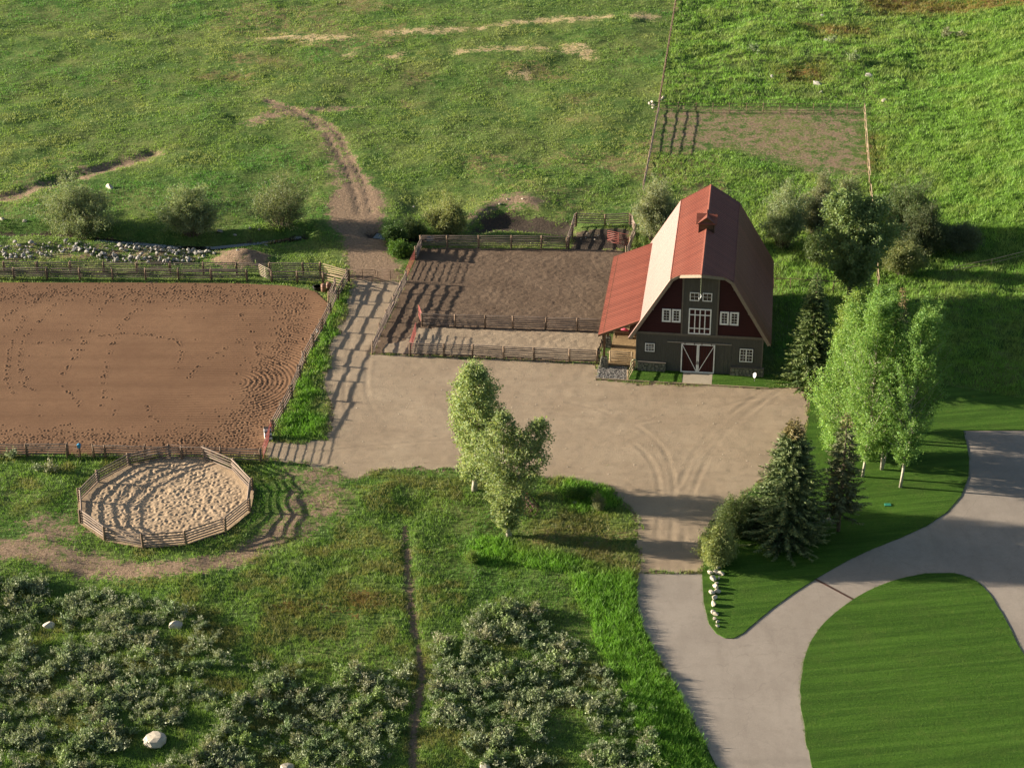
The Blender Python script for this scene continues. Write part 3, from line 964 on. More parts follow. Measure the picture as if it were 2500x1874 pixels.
def pipe_gate(name, label, a, b, h=1.25, nb=6, mat='red_pipe', z0=0.15, r=0.028, mids=1, flat=True, feet=None, cat="gate"):
    A = Vector((*G0(*a), 0.02)) if flat else G(*a)
    B = Vector((*G0(*b), 0.02)) if flat else G(*b)
    L = (B - A).length
    E_ = empty(name, A, math.atan2(B.y - A.y, B.x - A.x))
    tag(E_, label, cat)
    m = MB()
    m.tube([(0.06, 0, z0), (0.06, 0, z0 + h - .1), (0.16, 0, z0 + h), (L - .16, 0, z0 + h), (L - .06, 0, z0 + h - .1), (L - .06, 0, z0), (0.06, 0, z0)], r, 6)
    m.build("gate_frame", M[mat], E_, True)
    for k in range(1, nb):
        z = z0 + h * k / nb * (0.9 + .1 * k / nb)
        MB().tube([(0.06, 0, z), (L - .06, 0, z)], r * .85, 5).build("bar", M[mat], E_, True)
    for k in range(mids):
        x = L * (k + 1) / (mids + 1)
        MB().box(x - .03, x + .03, -r - .012, -r - .001, z0, z0 + h).build("upright", M[mat], E_)
    return E_


# arena
AB = 679.5
fence("rail_fence", "grey split rail fence along the back of the riding arena", [(-45 + 80.2 * i, AB + 0.006 * (80 * i)) for i in range(8)] + [(603, 684)], 5, 1.35, True)
fence("rail_fence", "short grey rail fence from the open gate to the arena corner", [(664, 687), (726, 688.5), (788, 690.5)], 5, 1.35, True)
fence("rail_fence", "outer split rail fence between the arena and the rock pile", [(-70 + 81.0 * i, 664 + .4 * i) for i in range(11)] + [(782, 668)], 5, 1.35, True)
fence("rail_fence", "sunlit rail fence closing the end of the passage behind the arena", [(782, 669), (847, 687)], 5, 1.4, False, mats=('rail_pale_lit', 'post'))  # sunlight put into the colour: paler rails than the grey runs
fence("rail_fence", "sunlit inner rail fence beside the barrels at the arena corner", [(790, 692), (836, 704)], 4, 1.3, False, mats=('rail_pale_lit', 'post'))  # sunlit look held by the paler rail colour here too
fence("rail_fence", "short rail fence penning the barrels into the arena corner", [(817, 703), (802, 737)], 4, 1.3, False)
fence("rail_fence", "long rail fence between the arena and the grass strip", [(850, 687), (823, 731), (805, 769), (785.5, 808), (764, 847), (743, 888), (730, 923), (711, 971), (689, 1013), (665, 1056)], 4, 1.5, True)
fence("rail_fence", "rail fence along the front of the arena left of the pipe gate", [(-35, 1112), (67, 1113), (165, 1114)], 5, 1.4, True)
fence("rail_fence", "rail fence along the front of the arena behind the round pen", [(230, 1117), (258, 1117.5), (354, 1119), (445, 1121), (540, 1123), (637, 1126)], 5, 1.4, True)
pipe_gate("pipe_gate", "dark pipe gate in the front arena fence by the blue box", (168, 1115), (228, 1117), 1.25, 6, 'dark_pipe')
pipe_gate("pipe_gate", "red pipe gate at the open corner of the arena", (664, 1056), (643, 1122), 1.3, 7, 'red_pipe')
pipe_gate("pipe_gate", "tan pipe gate swung open behind the arena", (662, 687), (632, 672), 1.3, 6, 'tan_pipe')

# round pen
PP = [(x / 3.16, 1060 + y / 3.16) for x, y in PEN_POSTS_PX]
fence("round_pen_fence", "thirteen sided log rail fence of the sandy round pen", PP, 5, 1.45, False, 0.12, 0.07, closed=True, skip=(9,))
pipe_gate("pipe_gate", "dark pipe gate of the round pen", PP[10], PP[9], 1.3, 6, 'dark_pipe', mids=1)

# corral
fence("corral_fence", "rail fence along the grassy back of the corral", [(1027, 604.5), (1092, 604.5), (1169, 605), (1248, 605.5), (1321, 606), (1383, 608)], 6, 1.55)
fence("corral_fence", "short rail fence at the back corner of the corral by the red gate", [(1027, 605), (1014.5, 633)], 6, 1.55)
pipe_gate("pipe_gate", "red pipe gate in the lane side of the corral", (1013, 636), (992, 684), 1.3, 7, 'red_pipe')
fence("corral_fence", "rail fence between the lane and the corral", [(990, 691), (977, 716), (960, 751), (943, 786), (926, 821), (909, 864)], 5, 1.5)
fence("corral_fence", "rail fence along the front of the corral beside the yard", [(1001, 868.5), (1084, 870.5), (1153.5, 873), (1230, 877), (1304, 880), (1390, 884), (1457, 887)], 6, 1.5)
fence("corral_fence", "rail fence dividing the dark corral from the front run", [(1030, 796), (1111, 799), (1184, 800.5), (1252, 803), (1331.5, 805.5), (1409.5, 808), (1470, 810)], 6, 1.5)
pipe_gate("pipe_gate", "red pipe gate standing open inside the corral front", (1001, 865), (1016, 815), 1.3, 7, 'red_pipe')
pipe_gate("pipe_gate", "short red pipe gate at the end of the dividing fence", (1030, 794), (1022, 772), 1.3, 7, 'red_pipe')
fence("corral_fence", "steep rail fence on the left of the small muddy back pen", [(1388, 607), (1398, 578), (1405, 551)], 5, 1.6)
fence("corral_fence", "rail fence across the top of the small muddy back pen", [(1407, 549), (1477, 551), (1537, 549)], 5, 1.5)
fence("corral_fence", "rail fence on the willow side of the small muddy back pen", [(1539, 550), (1548, 575), (1537, 603)], 5, 1.5)
pipe_gate("pipe_gate", "red pipe gate swung into the small muddy back pen", (1536, 603), (1481, 592), 1.4, 6, 'red_pipe')
fence("corral_fence", "stub of rail fence between the red gate and the lean-to", [(1537, 607), (1529, 628)], 5, 1.4)
pipe_gate("pipe_gate", "rusty double pipe gate across the dirt lane", (852, 683), (919, 684), 1.15, 6, 'dark_pipe')
pipe_gate("pipe_gate", "rusty pipe gate across the lane nearest the corral", (921, 684), (986, 686), 1.15, 6, 'dark_pipe')
fence("corral_fence", "plank gate fence under the lean-to by the barn corner", [(1490, 885), (1541, 889)], 5, 1.35, False, .07, .06, mats=('rail_pale_lit', 'rail_pale_lit'))
fence("rail_fence", "short new rail fence between the gravel patch and the small lawn", [(1544, 905), (1532, 928)], 3, 1.2, False, .07, .05, mats=('rail_pale_lit', 'rail_pale_lit'))

# paddock
fence("paddock_fence", "thin post and wire fence across the top of the paddock", [(1608, 270), (1655, 272)] + [(1699 + 41.0 * i, 274 + .2 * i) for i in range(11)], 3, 1.35, False, .05, .028, mats=('post', 'post'), flat=False)
fence("paddock_fence", "pale rail fence up the right side of the paddock", subdiv(((2109, 276), (2122, 448)), 9), 2, 1.3, False, .06, .045, mats=('rail_pale_lit', 'rail_pale_lit'), flat=False)
fence("paddock_fence", "pale rail fence hidden among the willows right of the paddock", subdiv(((2124, 470), (2143, 706)), 9), 2, 1.3, False, .06, .045, mats=('rail_pale_lit', 'post'), flat=False)
fence("paddock_fence", "weathered rail fence up the left side of the paddock", subdiv(((1608, 268), (1570, 462)), 11), 4, 1.3, False, .07, .042, mats=('rail', 'post'), flat=False)
fence("pasture_fence", "dark rail fence running up between the pasture and the tall grass", subdiv(((1609, 264), (1662, -60)), 26), 3, 1.25, False, .06, .04, mats=('post', 'post'), flat=False)
fence("paddock_fence", "dark pipe fence behind the barn and the spruce", [(1888, 703), (1930, 704), (2034, 706), (2143, 708)], 1, 1.3, False, .05, .04, mats=('dark_pipe', 'dark_pipe'), flat=False, lo=1.2)
fence("paddock_fence", "low pale pole fence at the edge of the shaded meadow", [(2330, 665), (2420, 648), (2520, 622)], 2, 0.8, False, .05, .035, mats=('rail_pale_lit', 'rail_pale_lit'), flat=False)

# ------------------------------------------------------------------ barn
BA = G0(1551, 901.5)
BARN = empty("barn", (BA[0], BA[1], 0.02), math.radians(-7.0))
tag(BARN, "gambrel barn with red metal roof, grey boards and white framed windows", "barn")
CX, BW, BL = 6.72, 13.44, 20.8
EV, EZ, KV, KZ, RZ = -0.75, 3.95, 3.43, 10.88, 12.95         # eave, knee and ridge of the gambrel
VF, VB = -0.45, 21.5                                          # front and back edge of the roof


def roofz(u):
    u = min(u, 2 * CX - u)
    return EZ + (u - EV) * (KZ - EZ) / (KV - EV) if u < KV else KZ + (u - KV) * (RZ - KZ) / (CX - KV)


def roofu(z):
    """left u of the underside of the roof at height z"""
    return EV + (z - EZ) * (KV - EV) / (KZ - EZ) if z < KZ else KV + (z - KZ) * (CX - KV) / (RZ - KZ)


low = MB().box(0, BW, 0.0, 0.16, 0, 4.3).build("lower_wall", M['grey_board'], BARN)
for i in range(34):
    u = 0.12 + i * 0.4
    if 4.75 < u < 8.5 or u > BW - .1: zt0 = 3.62
    else: zt0 = 0.0
    MB().box(u - .03, u + .03, -0.03, 0.001, zt0 + .02, 4.3).build("batten", M['grey_board'], low)
g = [(0, 0, 4.3), (BW, 0, 4.3), (BW, 0, roofz(0) - .12), (2 * CX - KV, 0, KZ - .12), (CX, 0, RZ - .15), (KV, 0, KZ - .12), (0, 0, roofz(0) - .12)]
MB().prism([(x, 0.03, z) for x, y, z in g], (0, 0.13, 0)).build("gable_wall", M['red_board'], BARN)
for side in (0, 1):
    sid = MB()
    z = 4.58
    while z < 12.0:
        z2 = z + 0.185
        ua, ub = max(roofu(z2 + .1), 0.0) + 0.05, 4.83
        if ub - ua > 0.1:
            if side: ua, ub = 2 * CX - ub, 2 * CX - ua
            sid.add([(ua, -0.022, z), (ub, -0.022, z), (ub, 0.02, z2), (ua, 0.02, z2), (ua, 0.03, z), (ub, 0.03, z)], [(0, 1, 2, 3), (0, 4, 5, 1)])
        z = z2
    sid.build("clapboard", M['red_board'], BARN)
stp = MB().prism([(4.84, -.045, 4.56), (8.42, -.045, 4.56), (8.42, -.045, roofz(4.84) - .14), (CX, -.045, RZ - .2), (4.84, -.045, roofz(4.84) - .14)], (0, .07, 0)).build("hayloft_wall", M['grey_board'], BARN)
for i in range(9):
    u = 5.02 + i * 0.4
    for za, zb in (((4.58, 11.9),) if (u < 5.4 or u > 7.9) else ((7.64, 8.40), (9.48, roofz(u) - .3))):
        MB().box(u - .03, u + .03, -.075, -.044, za, min(zb, roofz(u) - .3)).build("batten", M['grey_board'], stp)
for u in (4.78, 8.50):
    MB().box(u - .09, u + .09, -.10, -.03, 4.57, roofz(4.7) - .16).build("trim_board", M['trim_grey'], BARN)
MB().box(-.06, BW + .06, -.10, 0.0, 4.30, 4.56).build("band_board", M['trim_grey'], BARN)
for u in (-.02, BW - .10):
    MB().box(u, u + .12, -.07, 0.0, 0.0, 4.29).build("corner_board", M['trim_grey'], BARN)
for nm, b in (("side_wall", (0.0, .16, .165, BL, 0, roofz(0) - .1)), ("side_wall", (BW - .16, BW, .165, BL, 0, roofz(0) - .1)), ("back_wall", (.17, BW - .17, BL - .16, BL, 0, 4.3))):
    MB().box(*b).build(nm, M['grey_board'], BARN)
MB().prism([(x, BL - .16, z + .003) for x, y, z in g], (0, .15, 0)).build("back_gable", M['red_board'], BARN)


def window(u0, u1, z0, z1, nx, nz, parent=BARN, fw=0.09, mw=0.03, sashes=1, midrail=False, pane='glass', name="window", back=-0.02, thick=0.0, rows=None):
    """white framed window: frame, panes, muntins"""
    w = empty(name, (0, 0, 0))
    w.parent = parent
    y1, y0 = back, back - 0.085
    m = MB()
    m.box(u0, u1, y0, y1, z1 - fw, z1).box(u0, u1, y0, y1, z0, z0 + fw).box(u0, u0 + fw, y0, y1, z0 + fw + .001, z1 - fw - .001).box(u1 - fw, u1, y0, y1, z0 + fw + .001, z1 - fw - .001)
    m.build("frame", M['white'], w)
    sw = (u1 - u0 - 2 * fw) / sashes
    for s_ in range(sashes):
        a, b = u0 + fw + s_ * sw, u0 + fw + (s_ + 1) * sw
        if sashes > 1 and s_ < sashes - 1:
            MB().box(b - .06, b + .06, y0 + .005, y1, z0 + fw, z1 - fw).build("mullion", M['white'], w)
        if thick:
            MB().box(a + .002, a + thick, y0 + .02, y1, z0 + fw, z1 - fw).box(b - thick, b - .002, y0 + .02, y1, z0 + fw, z1 - fw).box(a + thick, b - thick, y0 + .02, y1, z0 + fw, z0 + fw + thick).box(a + thick, b - thick, y0 + .02, y1, z1 - fw - thick, z1 - fw).build("sash", M['white'], w)
        MB().box(a, b, y1 - .025, y1 - .012, z0 + fw, z1 - fw).build("pane", M[pane], w)
        zs = rows or [k / nz for k in range(1, nz)]
        for k in range(1, nx):
            x = a + (b - a) * k / nx
            MB().box(x - mw / 2, x + mw / 2, y1 - .05, y1 - .026, z0 + fw, z1 - fw).build("muntin", M['white'], w)
        for f in zs:
            zz = z0 + fw + (z1 - z0 - 2 * fw) * f
            q = mw * 2.2 if (midrail and abs(f - .5) < .01) else mw
            MB().box(a, b, y1 - .055, y1 - .027, zz - q / 2, zz + q / 2).build("muntin", M['white'], w)
    return w


window(5.5, 6.5, 8.46, 9.42, 2, 2, back=-.046)
window(6.84, 7.84, 8.46, 9.42, 2, 2, back=-.046)
for u in (2.66, 3.70, 8.76, 9.80):
    window(u, u + .93, 5.84, 7.36, 2, 4, fw=.12, thick=.06, mw=.028)
window(.97, 2.0, 2.25, 3.22, 3, 4, midrail=True, back=-.031)
window(11.01, 12.42, 1.62, 3.16, 2, 4, sashes=2, midrail=True, back=-.031)
for (u0, u1, z0, z1) in ((.87, 2.1, 2.15, 3.32), (10.91, 12.52, 1.52, 3.26)):
    MB().box(u0, u1, -.045, -.0305, z0, z1).build("window_surround", M['black'], BARN)
window(5.47, 7.85, 4.60, 7.56, 2, 3, fw=.13, mw=.11, sashes=2, pane='red_board', name="hayloft_door", back=-.046, rows=[.2, .78])


def barn_door(u0, u1, z0, z1, flip):
    d = empty("sliding_door")
    d.parent = BARN
    MB().box(u0 + .02, u1 - .02, -.10, -.035, z0, z1).build("door_panel", M['red_board'], d)
    for i in range(1, 6):
        x = u0 + (u1 - u0) * i / 6
        MB().box(x - .012, x + .012, -.108, -.099, z0 + .14, z1 - .14).build("plank_joint", M['black'], d)
    f = .13
    MB().box(u0, u1, -.145, -.10, z1 - f, z1).build("top_rail", M['white'], d)
    MB().box(u0, u1, -.145, -.10, z0, z0 + f).build("bottom_rail", M['white'], d)
    for x in (u0, u1 - f):
        MB().box(x, x + f, -.145, -.10, z0 + f + .001, z1 - f - .001).build("stile", M['white'], d)
    a, b = (u0 + f, u1 - f) if not flip else (u1 - f, u0 + f)
    MB().bar((a, -.122, z1 - f - .03), (b, -.122, z0 + f + .03), .035, .12, (0, -1, 0)) if False else None
    s = .055
    MB().prism([(a, -.14, z1 - f), (a, -.14, z1 - f - 2.6 * s), (b, -.14, z0 + f), (b, -.14, z0 + f + 2.6 * s)], (0, .045, 0)).build("brace", M['white'], d)
    x = u1 - f - .12 if not flip else u0 + f + .04
    MB().box(u1 - .09 if not flip else u0 + .03, u1 - .03 if not flip else u0 + .09, -.19, -.146, 1.05, 1.40).build("handle", M['iron'], d)
    return d


barn_door(4.82, 6.60, .06, 3.45, False)
barn_door(6.62, 8.40, .06, 3.45, True)
MB().box(3.33, 10.15, -.14, -.05, 3.50, 3.60).build("door_track", M['steel'], BARN)
for u in (5.2, 6.2, 7.0, 8.0):
    MB().box(u - .05, u + .05, -.16, -.141, 3.38, 3.58).build("track_hanger", M['iron'], BARN)


def stonework(parent, name, u0, u1, v0, v1, z0, z1, taper=0.0, sz=0.34):
    """core with separate stones set on its faces"""
    core = MB()
    t_ = taper
    core.add([(u0, v0, z0), (u1, v0, z0), (u1, v1, z0), (u0, v1, z0), (u0 + t_, v0 + t_, z1), (u1 - t_, v0 + t_, z1), (u1 - t_, v1 - t_ * (taper > 0), z1), (u0 + t_, v1 - t_ * (taper > 0), z1)],
             [(0, 3, 2, 1), (4, 5, 6, 7), (0, 1, 5, 4), (1, 2, 6, 5), (2, 3, 7, 6), (3, 0, 4, 7)])
    c = core.build(name, M['mortar'], parent)

    def course(p0, p1, nrm):
        L = math.hypot(p1[0] - p0[0], p1[1] - p0[1])
        zz = z0 + .02
        while zz < z1 - .08:
            hh = min(random.uniform(.2, .34), z1 - zz)
            x = 0.0
            while x < L - .05:
                w = min(random.uniform(.7, 1.6) * sz, L - x)
                if L - x - w < .12: w = L - x
                k = (zz + hh / 2 - z0) / (z1 - z0) * taper
                cx = p0[0] + (p1[0] - p0[0]) * (x + w / 2) / L - nrm[0] * k
                cy = p0[1] + (p1[1] - p0[1]) * (x + w / 2) / L - nrm[1] * k
                dx, dy = (p1[0] - p0[0]) / L, (p1[1] - p0[1]) / L
                dep = random.uniform(.02, .06)
                m = MB()
                a, b = w / 2 - .014, hh / 2 - .014
                ring = []
                for j in range(7):
                    th = 2 * math.pi * (j + random.uniform(-.25, .25)) / 7
                    ca, sa = math.cos(th), math.sin(th)
                    f = min(1 / max(abs(ca), .001), 1 / max(abs(sa), .001), 1.25)
                    ring.append((ca * f * a, sa * f * b))
                vs = [(q[0] * dx, q[0] * dy, q[1]) for q in ring]
                vs += [(q[0] * .8 * dx + nrm[0] * dep, q[0] * .8 * dy + nrm[1] * dep, q[1] * .8) for q in ring]
                m.add(vs, [tuple(range(7, 14))] + [(j, (j + 1) % 7, (j + 1) % 7 + 7, j + 7) for j in range(7)])
                o = m.build("stone", M['stone'], c)
                o.location = (cx, cy, zz + hh / 2)
                x += w
            zz += hh
    course((u0, v0), (u1, v0), (0, -1))
    course((u0, v1), (u0, v0), (-1, 0))
    course((u1, v0), (u1, v1), (1, 0))
    return c


stonework(BARN, "stone_wainscot", .30, 3.2, -.30, -.03, 0, 1.0)
stonework(BARN, "stone_wainscot", 10.2, 13.62, -.30, -.03, 0, .95)
MB().box(.24, 3.26, -.36, -.031, 1.0, 1.08).build("sill_cap", M['trim_grey'], BARN)
MB().box(10.14, 13.68, -.36, -.031, .95, 1.03).build("sill_cap", M['trim_grey'], BARN)

# roof: decks with fascia, and every metal panel its own piece
PT, PW = 0.05, 0.46


def slope(name, ua, za, ub, zb, v0, v1, front=None, mirror=False, thick=0.14):
    """deck from lower edge (ua,za) to upper edge (ub,zb) between v0 and v1; front(s)->v of the front edge at fraction s up"""
    mx = (lambda u: 2 * CX - u) if mirror else (lambda u: u)
    d = Vector((ub - ua, 0, zb - za))
    L = d.length
    n_ = Vector((-(zb - za), 0, ub - ua)).normalized()
    fr = front or (lambda s: v0)
    ss = [0, .3, .6, 1.0] if front else [0, 1]
    if front: ss = [0, .28, 1.0]
    out = [(ua + (ub - ua) * s, fr(s), za + (zb - za) * s) for s in ss]
    pts = out + [(ub, v1, zb), (ua, v1, za)]
    deck = MB().prism([(mx(p[0]), p[1], p[2]) for p in pts], tuple((-n_.x * thick * (-1 if mirror else 1), 0, -n_.z * thick))).build(name, M['soffit'], BARN)
    nn = int(round((v1 - min(fr(1.0), fr(0.0))) / PW))
    vmin = min(fr(1.0), fr(0.0))
    shared = None
    for i in range(nn):
        va, vb = vmin + (v1 - vmin) * i / nn, vmin + (v1 - vmin) * (i + 1) / nn

        def s_at(v):           # lowest fraction up the slope that is covered at v
            if not front or v >= fr(0): return 0.0
            return .28 + .72 * (fr(.28) - v) / (fr(.28) - fr(1.0))
        sa, sb = min(s_at(va), .995), min(s_at(vb), .995)
        full = sa == 0 and sb == 0
        if full and shared is not None:
            o = bpy.data.objects.new("roof_panel", shared[0])
            o.location = (0, va - shared[1], 0)
            link(o, deck)
            continue

        def pt(s, v, h):
            return (mx(ua + (ub - ua) * s + n_.x * h), v, za + (zb - za) * s + n_.z * h)
        m = MB()
        lo_ = -0.012 if sa == 0 else sa
        lo2 = -0.012 if sb == 0 else sb
        q = [pt(lo_, va, 0.004), pt(lo2, vb - .002, .004), pt(1.0, vb - .002, .004), pt(1.0, va, .004)]
        q2 = [pt(lo_, va, PT), pt(lo2, vb - .002, PT), pt(1.0, vb - .002, PT), pt(1.0, va, PT)]
        m.add(q + q2, [(0, 3, 2, 1), (4, 5, 6, 7), (0, 1, 5, 4), (1, 2, 6, 5), (2, 3, 7, 6), (3, 0, 4, 7)])
        r0, r1 = vb - .045, vb - .003
        q = [pt(lo2, r0, PT), pt(lo2, r1, PT), pt(1.0, r1, PT), pt(1.0, r0, PT)]
        q2 = [pt(lo2, r0 + .01, PT + .035), pt(lo2, r1 - .01, PT + .035), pt(1.0, r1 - .01, PT + .035), pt(1.0, r0 + .01, PT + .035)]
        m.add(q + q2, [(4, 5, 6, 7), (0, 1, 5, 4), (1, 2, 6, 5), (2, 3, 7, 6), (3, 0, 4, 7)])
        me = m.mesh("roof_panel", M['roof'])
        o = link(bpy.data.objects.new("roof_panel", me), deck)
        if full: shared = (me, va)
    return deck


HOOD = lambda s: VF if s <= .28 else VF - (s - .28) / .72 * 2.95
for mir in (False, True):
    slope("lower_roof_slope", EV, EZ, KV, KZ, VF, VB, None, mir)
    slope("upper_roof_slope", KV, KZ + .012, CX, RZ, VF, VB, HOOD, mir)
    sg = -1 if mir else 1
    mx = (lambda u: 2 * CX - u) if mir else (lambda u: u)
    dn = Vector((mx(0) * 0 + sg * .857, 0, -.516))
    for (ua, za, ub, zb) in ((EV - .02, EZ - .03, KV, KZ),):
        o_ = Vector((sg * .857, 0, -.516)) * .34
        MB().prism([(mx(ua), VF - .05, za + .04), (mx(ub), VF - .05, zb + .04), (mx(ub) + o_.x * .9, VF - .05, zb + o_.z), (mx(ua) + o_.x, VF - .05, za + .04 + o_.z)], (0, .048, 0)).build("fascia", M['fascia'], BARN)
    kz = KZ + .28 * (RZ - KZ)
    ku = KV + .28 * (CX - KV)
    MB().prism([(mx(KV), VF - .05, KZ + .05), (mx(ku), VF - .05, kz + .05), (mx(ku), VF - .05, kz - .28), (mx(KV + .1), VF - .05, KZ - .24)], (0, .048, 0)).build("fascia", M['fascia'], BARN)
    a, b = Vector((mx(ku), VF - .03, kz + .04)), Vector((CX - sg * .01, VF - 2.98, RZ + .04))
    MB().prism([a, b, b - Vector((0, 0, .34)), a - Vector((0, 0, .34))], (sg * .03, .045, 0)).build("fascia", M['fascia'], BARN)
    MB().box(*sorted((mx(EV - .05), mx(EV + .02))), VF, VB, EZ - .16, EZ + .02).build("eave_board", M['fascia'], BARN)
    for zz in (4.62, 7.45, 10.15):
        u = roofu(zz) + .32
        MB().box(mx(u) - .1, mx(u) + .1, VF + .02, .0, zz - .16, zz + .08).build("lookout_bracket", M['trim_grey'], BARN)
    MB().tube([(mx(KV), VF, KZ + .075), (mx(KV), VB, KZ + .075)], .05, 6).build("knee_flashing", M['roof'], BARN)
MB().prism([(CX - .16, VF - 2.95, RZ - .01), (CX, VF - 2.95, RZ + .11), (CX + .16, VF - 2.95, RZ - .01)], (0, VB - VF + 2.95, 0)).build("ridge_cap", M['roof'], BARN)
# hay hook under the hood
MB().box(CX - .09, CX + .09, VF - 2.7, VF - .1, RZ - .42, RZ - .2).build("hood_beam", M['soffit'], BARN)
MB().tube([(CX - .05, VF - 2.3, RZ - .42), (CX - .03, VF - 2.3, 10.35)], .02, 5).build("hoist_rope", M['hose'], BARN)
MB().tube([(CX - .03, VF - 2.3, 10.5), (CX + .05, VF - 2.3, 10.25), (CX - .05, VF - 2.3, 10.02), (CX - .16, VF - 2.3, 9.9), (CX - .2, VF - 2.3, 10.08)], [.03, .05, .05, .04, .02], 6).build("hay_hook", M['white'], BARN, True)

# cupola
cu = empty("cupola")
cu.parent = BARN
c0, c1 = 8.6, 10.3
MB().box(CX - .86, CX + .86, c0, c1, 12.2, 13.62).build("cupola_box", M['iron'], cu)
for i in range(7):
    zz = 12.98 + i * .085
    MB().box(CX - .7, CX + .7, c0 - .03, c0 - .001, zz, zz + .05).build("louver", M['timber'], cu)
for x in (CX - .86, CX + .78):
    MB().box(x, x + .08, c0 - .045, c0 - .002, 12.5, 13.6).build("corner_trim", M['timber'], cu)
cz0, cz1, ov = 13.56, 14.42, .20
cm = (c0 + c1) / 2
for (ax, s1) in (('u', 1), ('v', 1)):
    m = MB()
    hw = .86 + ov
    for sg in (-1, 1):
        if ax == 'u':      # ridge across the barn
            p = [(CX - hw - .06, cm, cz1), (CX + hw + .06, cm, cz1), (CX + hw + .06, cm + sg * hw, cz0), (CX - hw - .06, cm + sg * hw, cz0)]
        else:              # ridge along the barn
            p = [(CX, cm - hw - .06, cz1 - .01), (CX, cm + hw + .06, cz1 - .01), (CX + sg * hw, cm + hw + .06, cz0 - .01), (CX + sg * hw, cm - hw - .06, cz0 - .01)]
        m.prism(p, (0, 0, .05))
    m.build("cupola_roof", M['roof'], cu)
for sg in (-1, 1):
    MB().prism([(CX - .86, cm + sg * .865 - .01, 13.6), (CX + .86, cm + sg * .865 - .01, 13.6), (CX, cm + sg * .865 - .01, 14.36)], (0, .02, 0)).build("cupola_gable", M['timber'], cu)
    MB().prism([(CX + sg * .865 - .01, cm - .86, 13.6), (CX + sg * .865 - .01, cm + .86, 13.6), (CX + sg * .865 - .01, cm, 14.36)], (.02, 0, 0)).build("cupola_gable", M['timber'], cu)
MB().tube([(CX, cm, 14.4), (CX, cm, 14.75), (CX, cm, 14.95)], [.05, .06, .02], 6).build("finial", M['roof'], cu)

# lean-to
slope("lean_to_roof", -4.0, 3.92, .36, 5.86, -.15, 20.5, None, False, .12)
MB().box(-4.06, -3.99, -.15, 20.5, 3.76, 3.96).build("eave_board", M['timber'], BARN)
d_ = Vector((.36 + 4.0, 0, 1.94))
MB().prism([(-4.05, -.19, 3.93), (.3, -.19, 5.85), (.3, -.19, 5.63), (-4.05, -.19, 3.71)], (0, .035, 0)).build("fascia", M['timber'], BARN)
for v in (.25, 5.2, 10.2, 15.2, 20.0):
    MB().box(-3.52, -3.28, v - .12, v + .12, 1.18, 4.02).build("lean_to_post", M['timber'], BARN)
    if v < 6:
        stonework(BARN, "stone_pier", -3.82, -2.98, v - .42, v + .42, 0, 1.18, .16, .3)
    else:
        MB().box(-3.6, -3.2, v - .2, v + .2, 0, 1.18).build("pier", M['mortar'], BARN)
MB().box(-3.55, -3.25, .0, 20.3, 3.78 + .2, 4.0 + .2).build("lean_to_beam", M['timber'], BARN)
for v in (.25, 5.2, 10.2, 15.2, 20.0):
    MB().bar((-3.9, v, 3.82), (.2, v, 5.64), .1, .16).build("rafter", M['timber'], BARN)


def barn_pt(u, v, z=0.0):
    a = math.radians(-7.0)
    return Vector((BA[0] + u * math.cos(a) - v * math.sin(a), BA[1] + u * math.sin(a) + v * math.cos(a), z + .02))


# ------------------------------------------------------------------ small things round the yard
e = empty("feed_trough", barn_pt(-1.6, 7.5, .06), math.radians(-7))
tag(e, "dark wooden feed trough under the lean-to roof", "trough")
MB().box(-1.2, 1.2, -.3, -.24, .35, .8).build("trough_side", M['timber'], e)
MB().box(-1.2, 1.2, .24, .3, .35, .8).build("trough_side", M['timber'], e)
MB().box(-1.2, 1.2, -.239, .239, .35, .41).build("trough_floor", M['timber'], e)
for x in (-1.1, 1.0):
    for y in (-.28, .2):
        MB().box(x, x + .1, y, y + .08, 0, .349).build("leg", M['timber'], e)
m = MB()
m.tube([(-.45, 0, .12), (-.2, .03, .15), (.1, -.02, .17), (.4, .02, .1)], [.08, .16, .17, .07], 8)
o = m.build("saddle_blanket", M['pink'], None, True)
o.location = barn_pt(-1.7, 7.45, .90)
o.rotation_euler = (0, .1, -.2)
tag(o, "bundled pink blanket lying over the feed trough", "blanket")

e = empty("timber_edging", barn_pt(-4.0, -2.86, 0), math.radians(-7))
tag(e, "long pale timber edging in front of the barn lawn and gravel", "edging")
for k in range(6):
    x0 = k * 3.05
    if 8.7 < x0 + 1.5 < 12.4 and False: continue
    MB().box(x0, x0 + 3.03, -.05, .05, 0, .14).build("timber", M['rail_pale_lit'], e)

e = empty("garden_hose", barn_pt(-.12, -.45, .0))
tag(e, "pale green garden hose coiled on the fence by the barn corner", "hose")
m = MB()
for k in range(3):
    cxx = .06 * k - .06
    m.tube([(cxx + .30 * math.cos(t_) * (1 + .08 * k), .05 * k, .75 + .62 * math.sin(t_)) for t_ in np.linspace(0, 2 * math.pi, 17)], .028, 5, False)
m.build("coil", M['hose'], e, True)
MB().box(-.05, .05, .12, .2, 0, 1.4).build("hose_stake", M['post'], e)

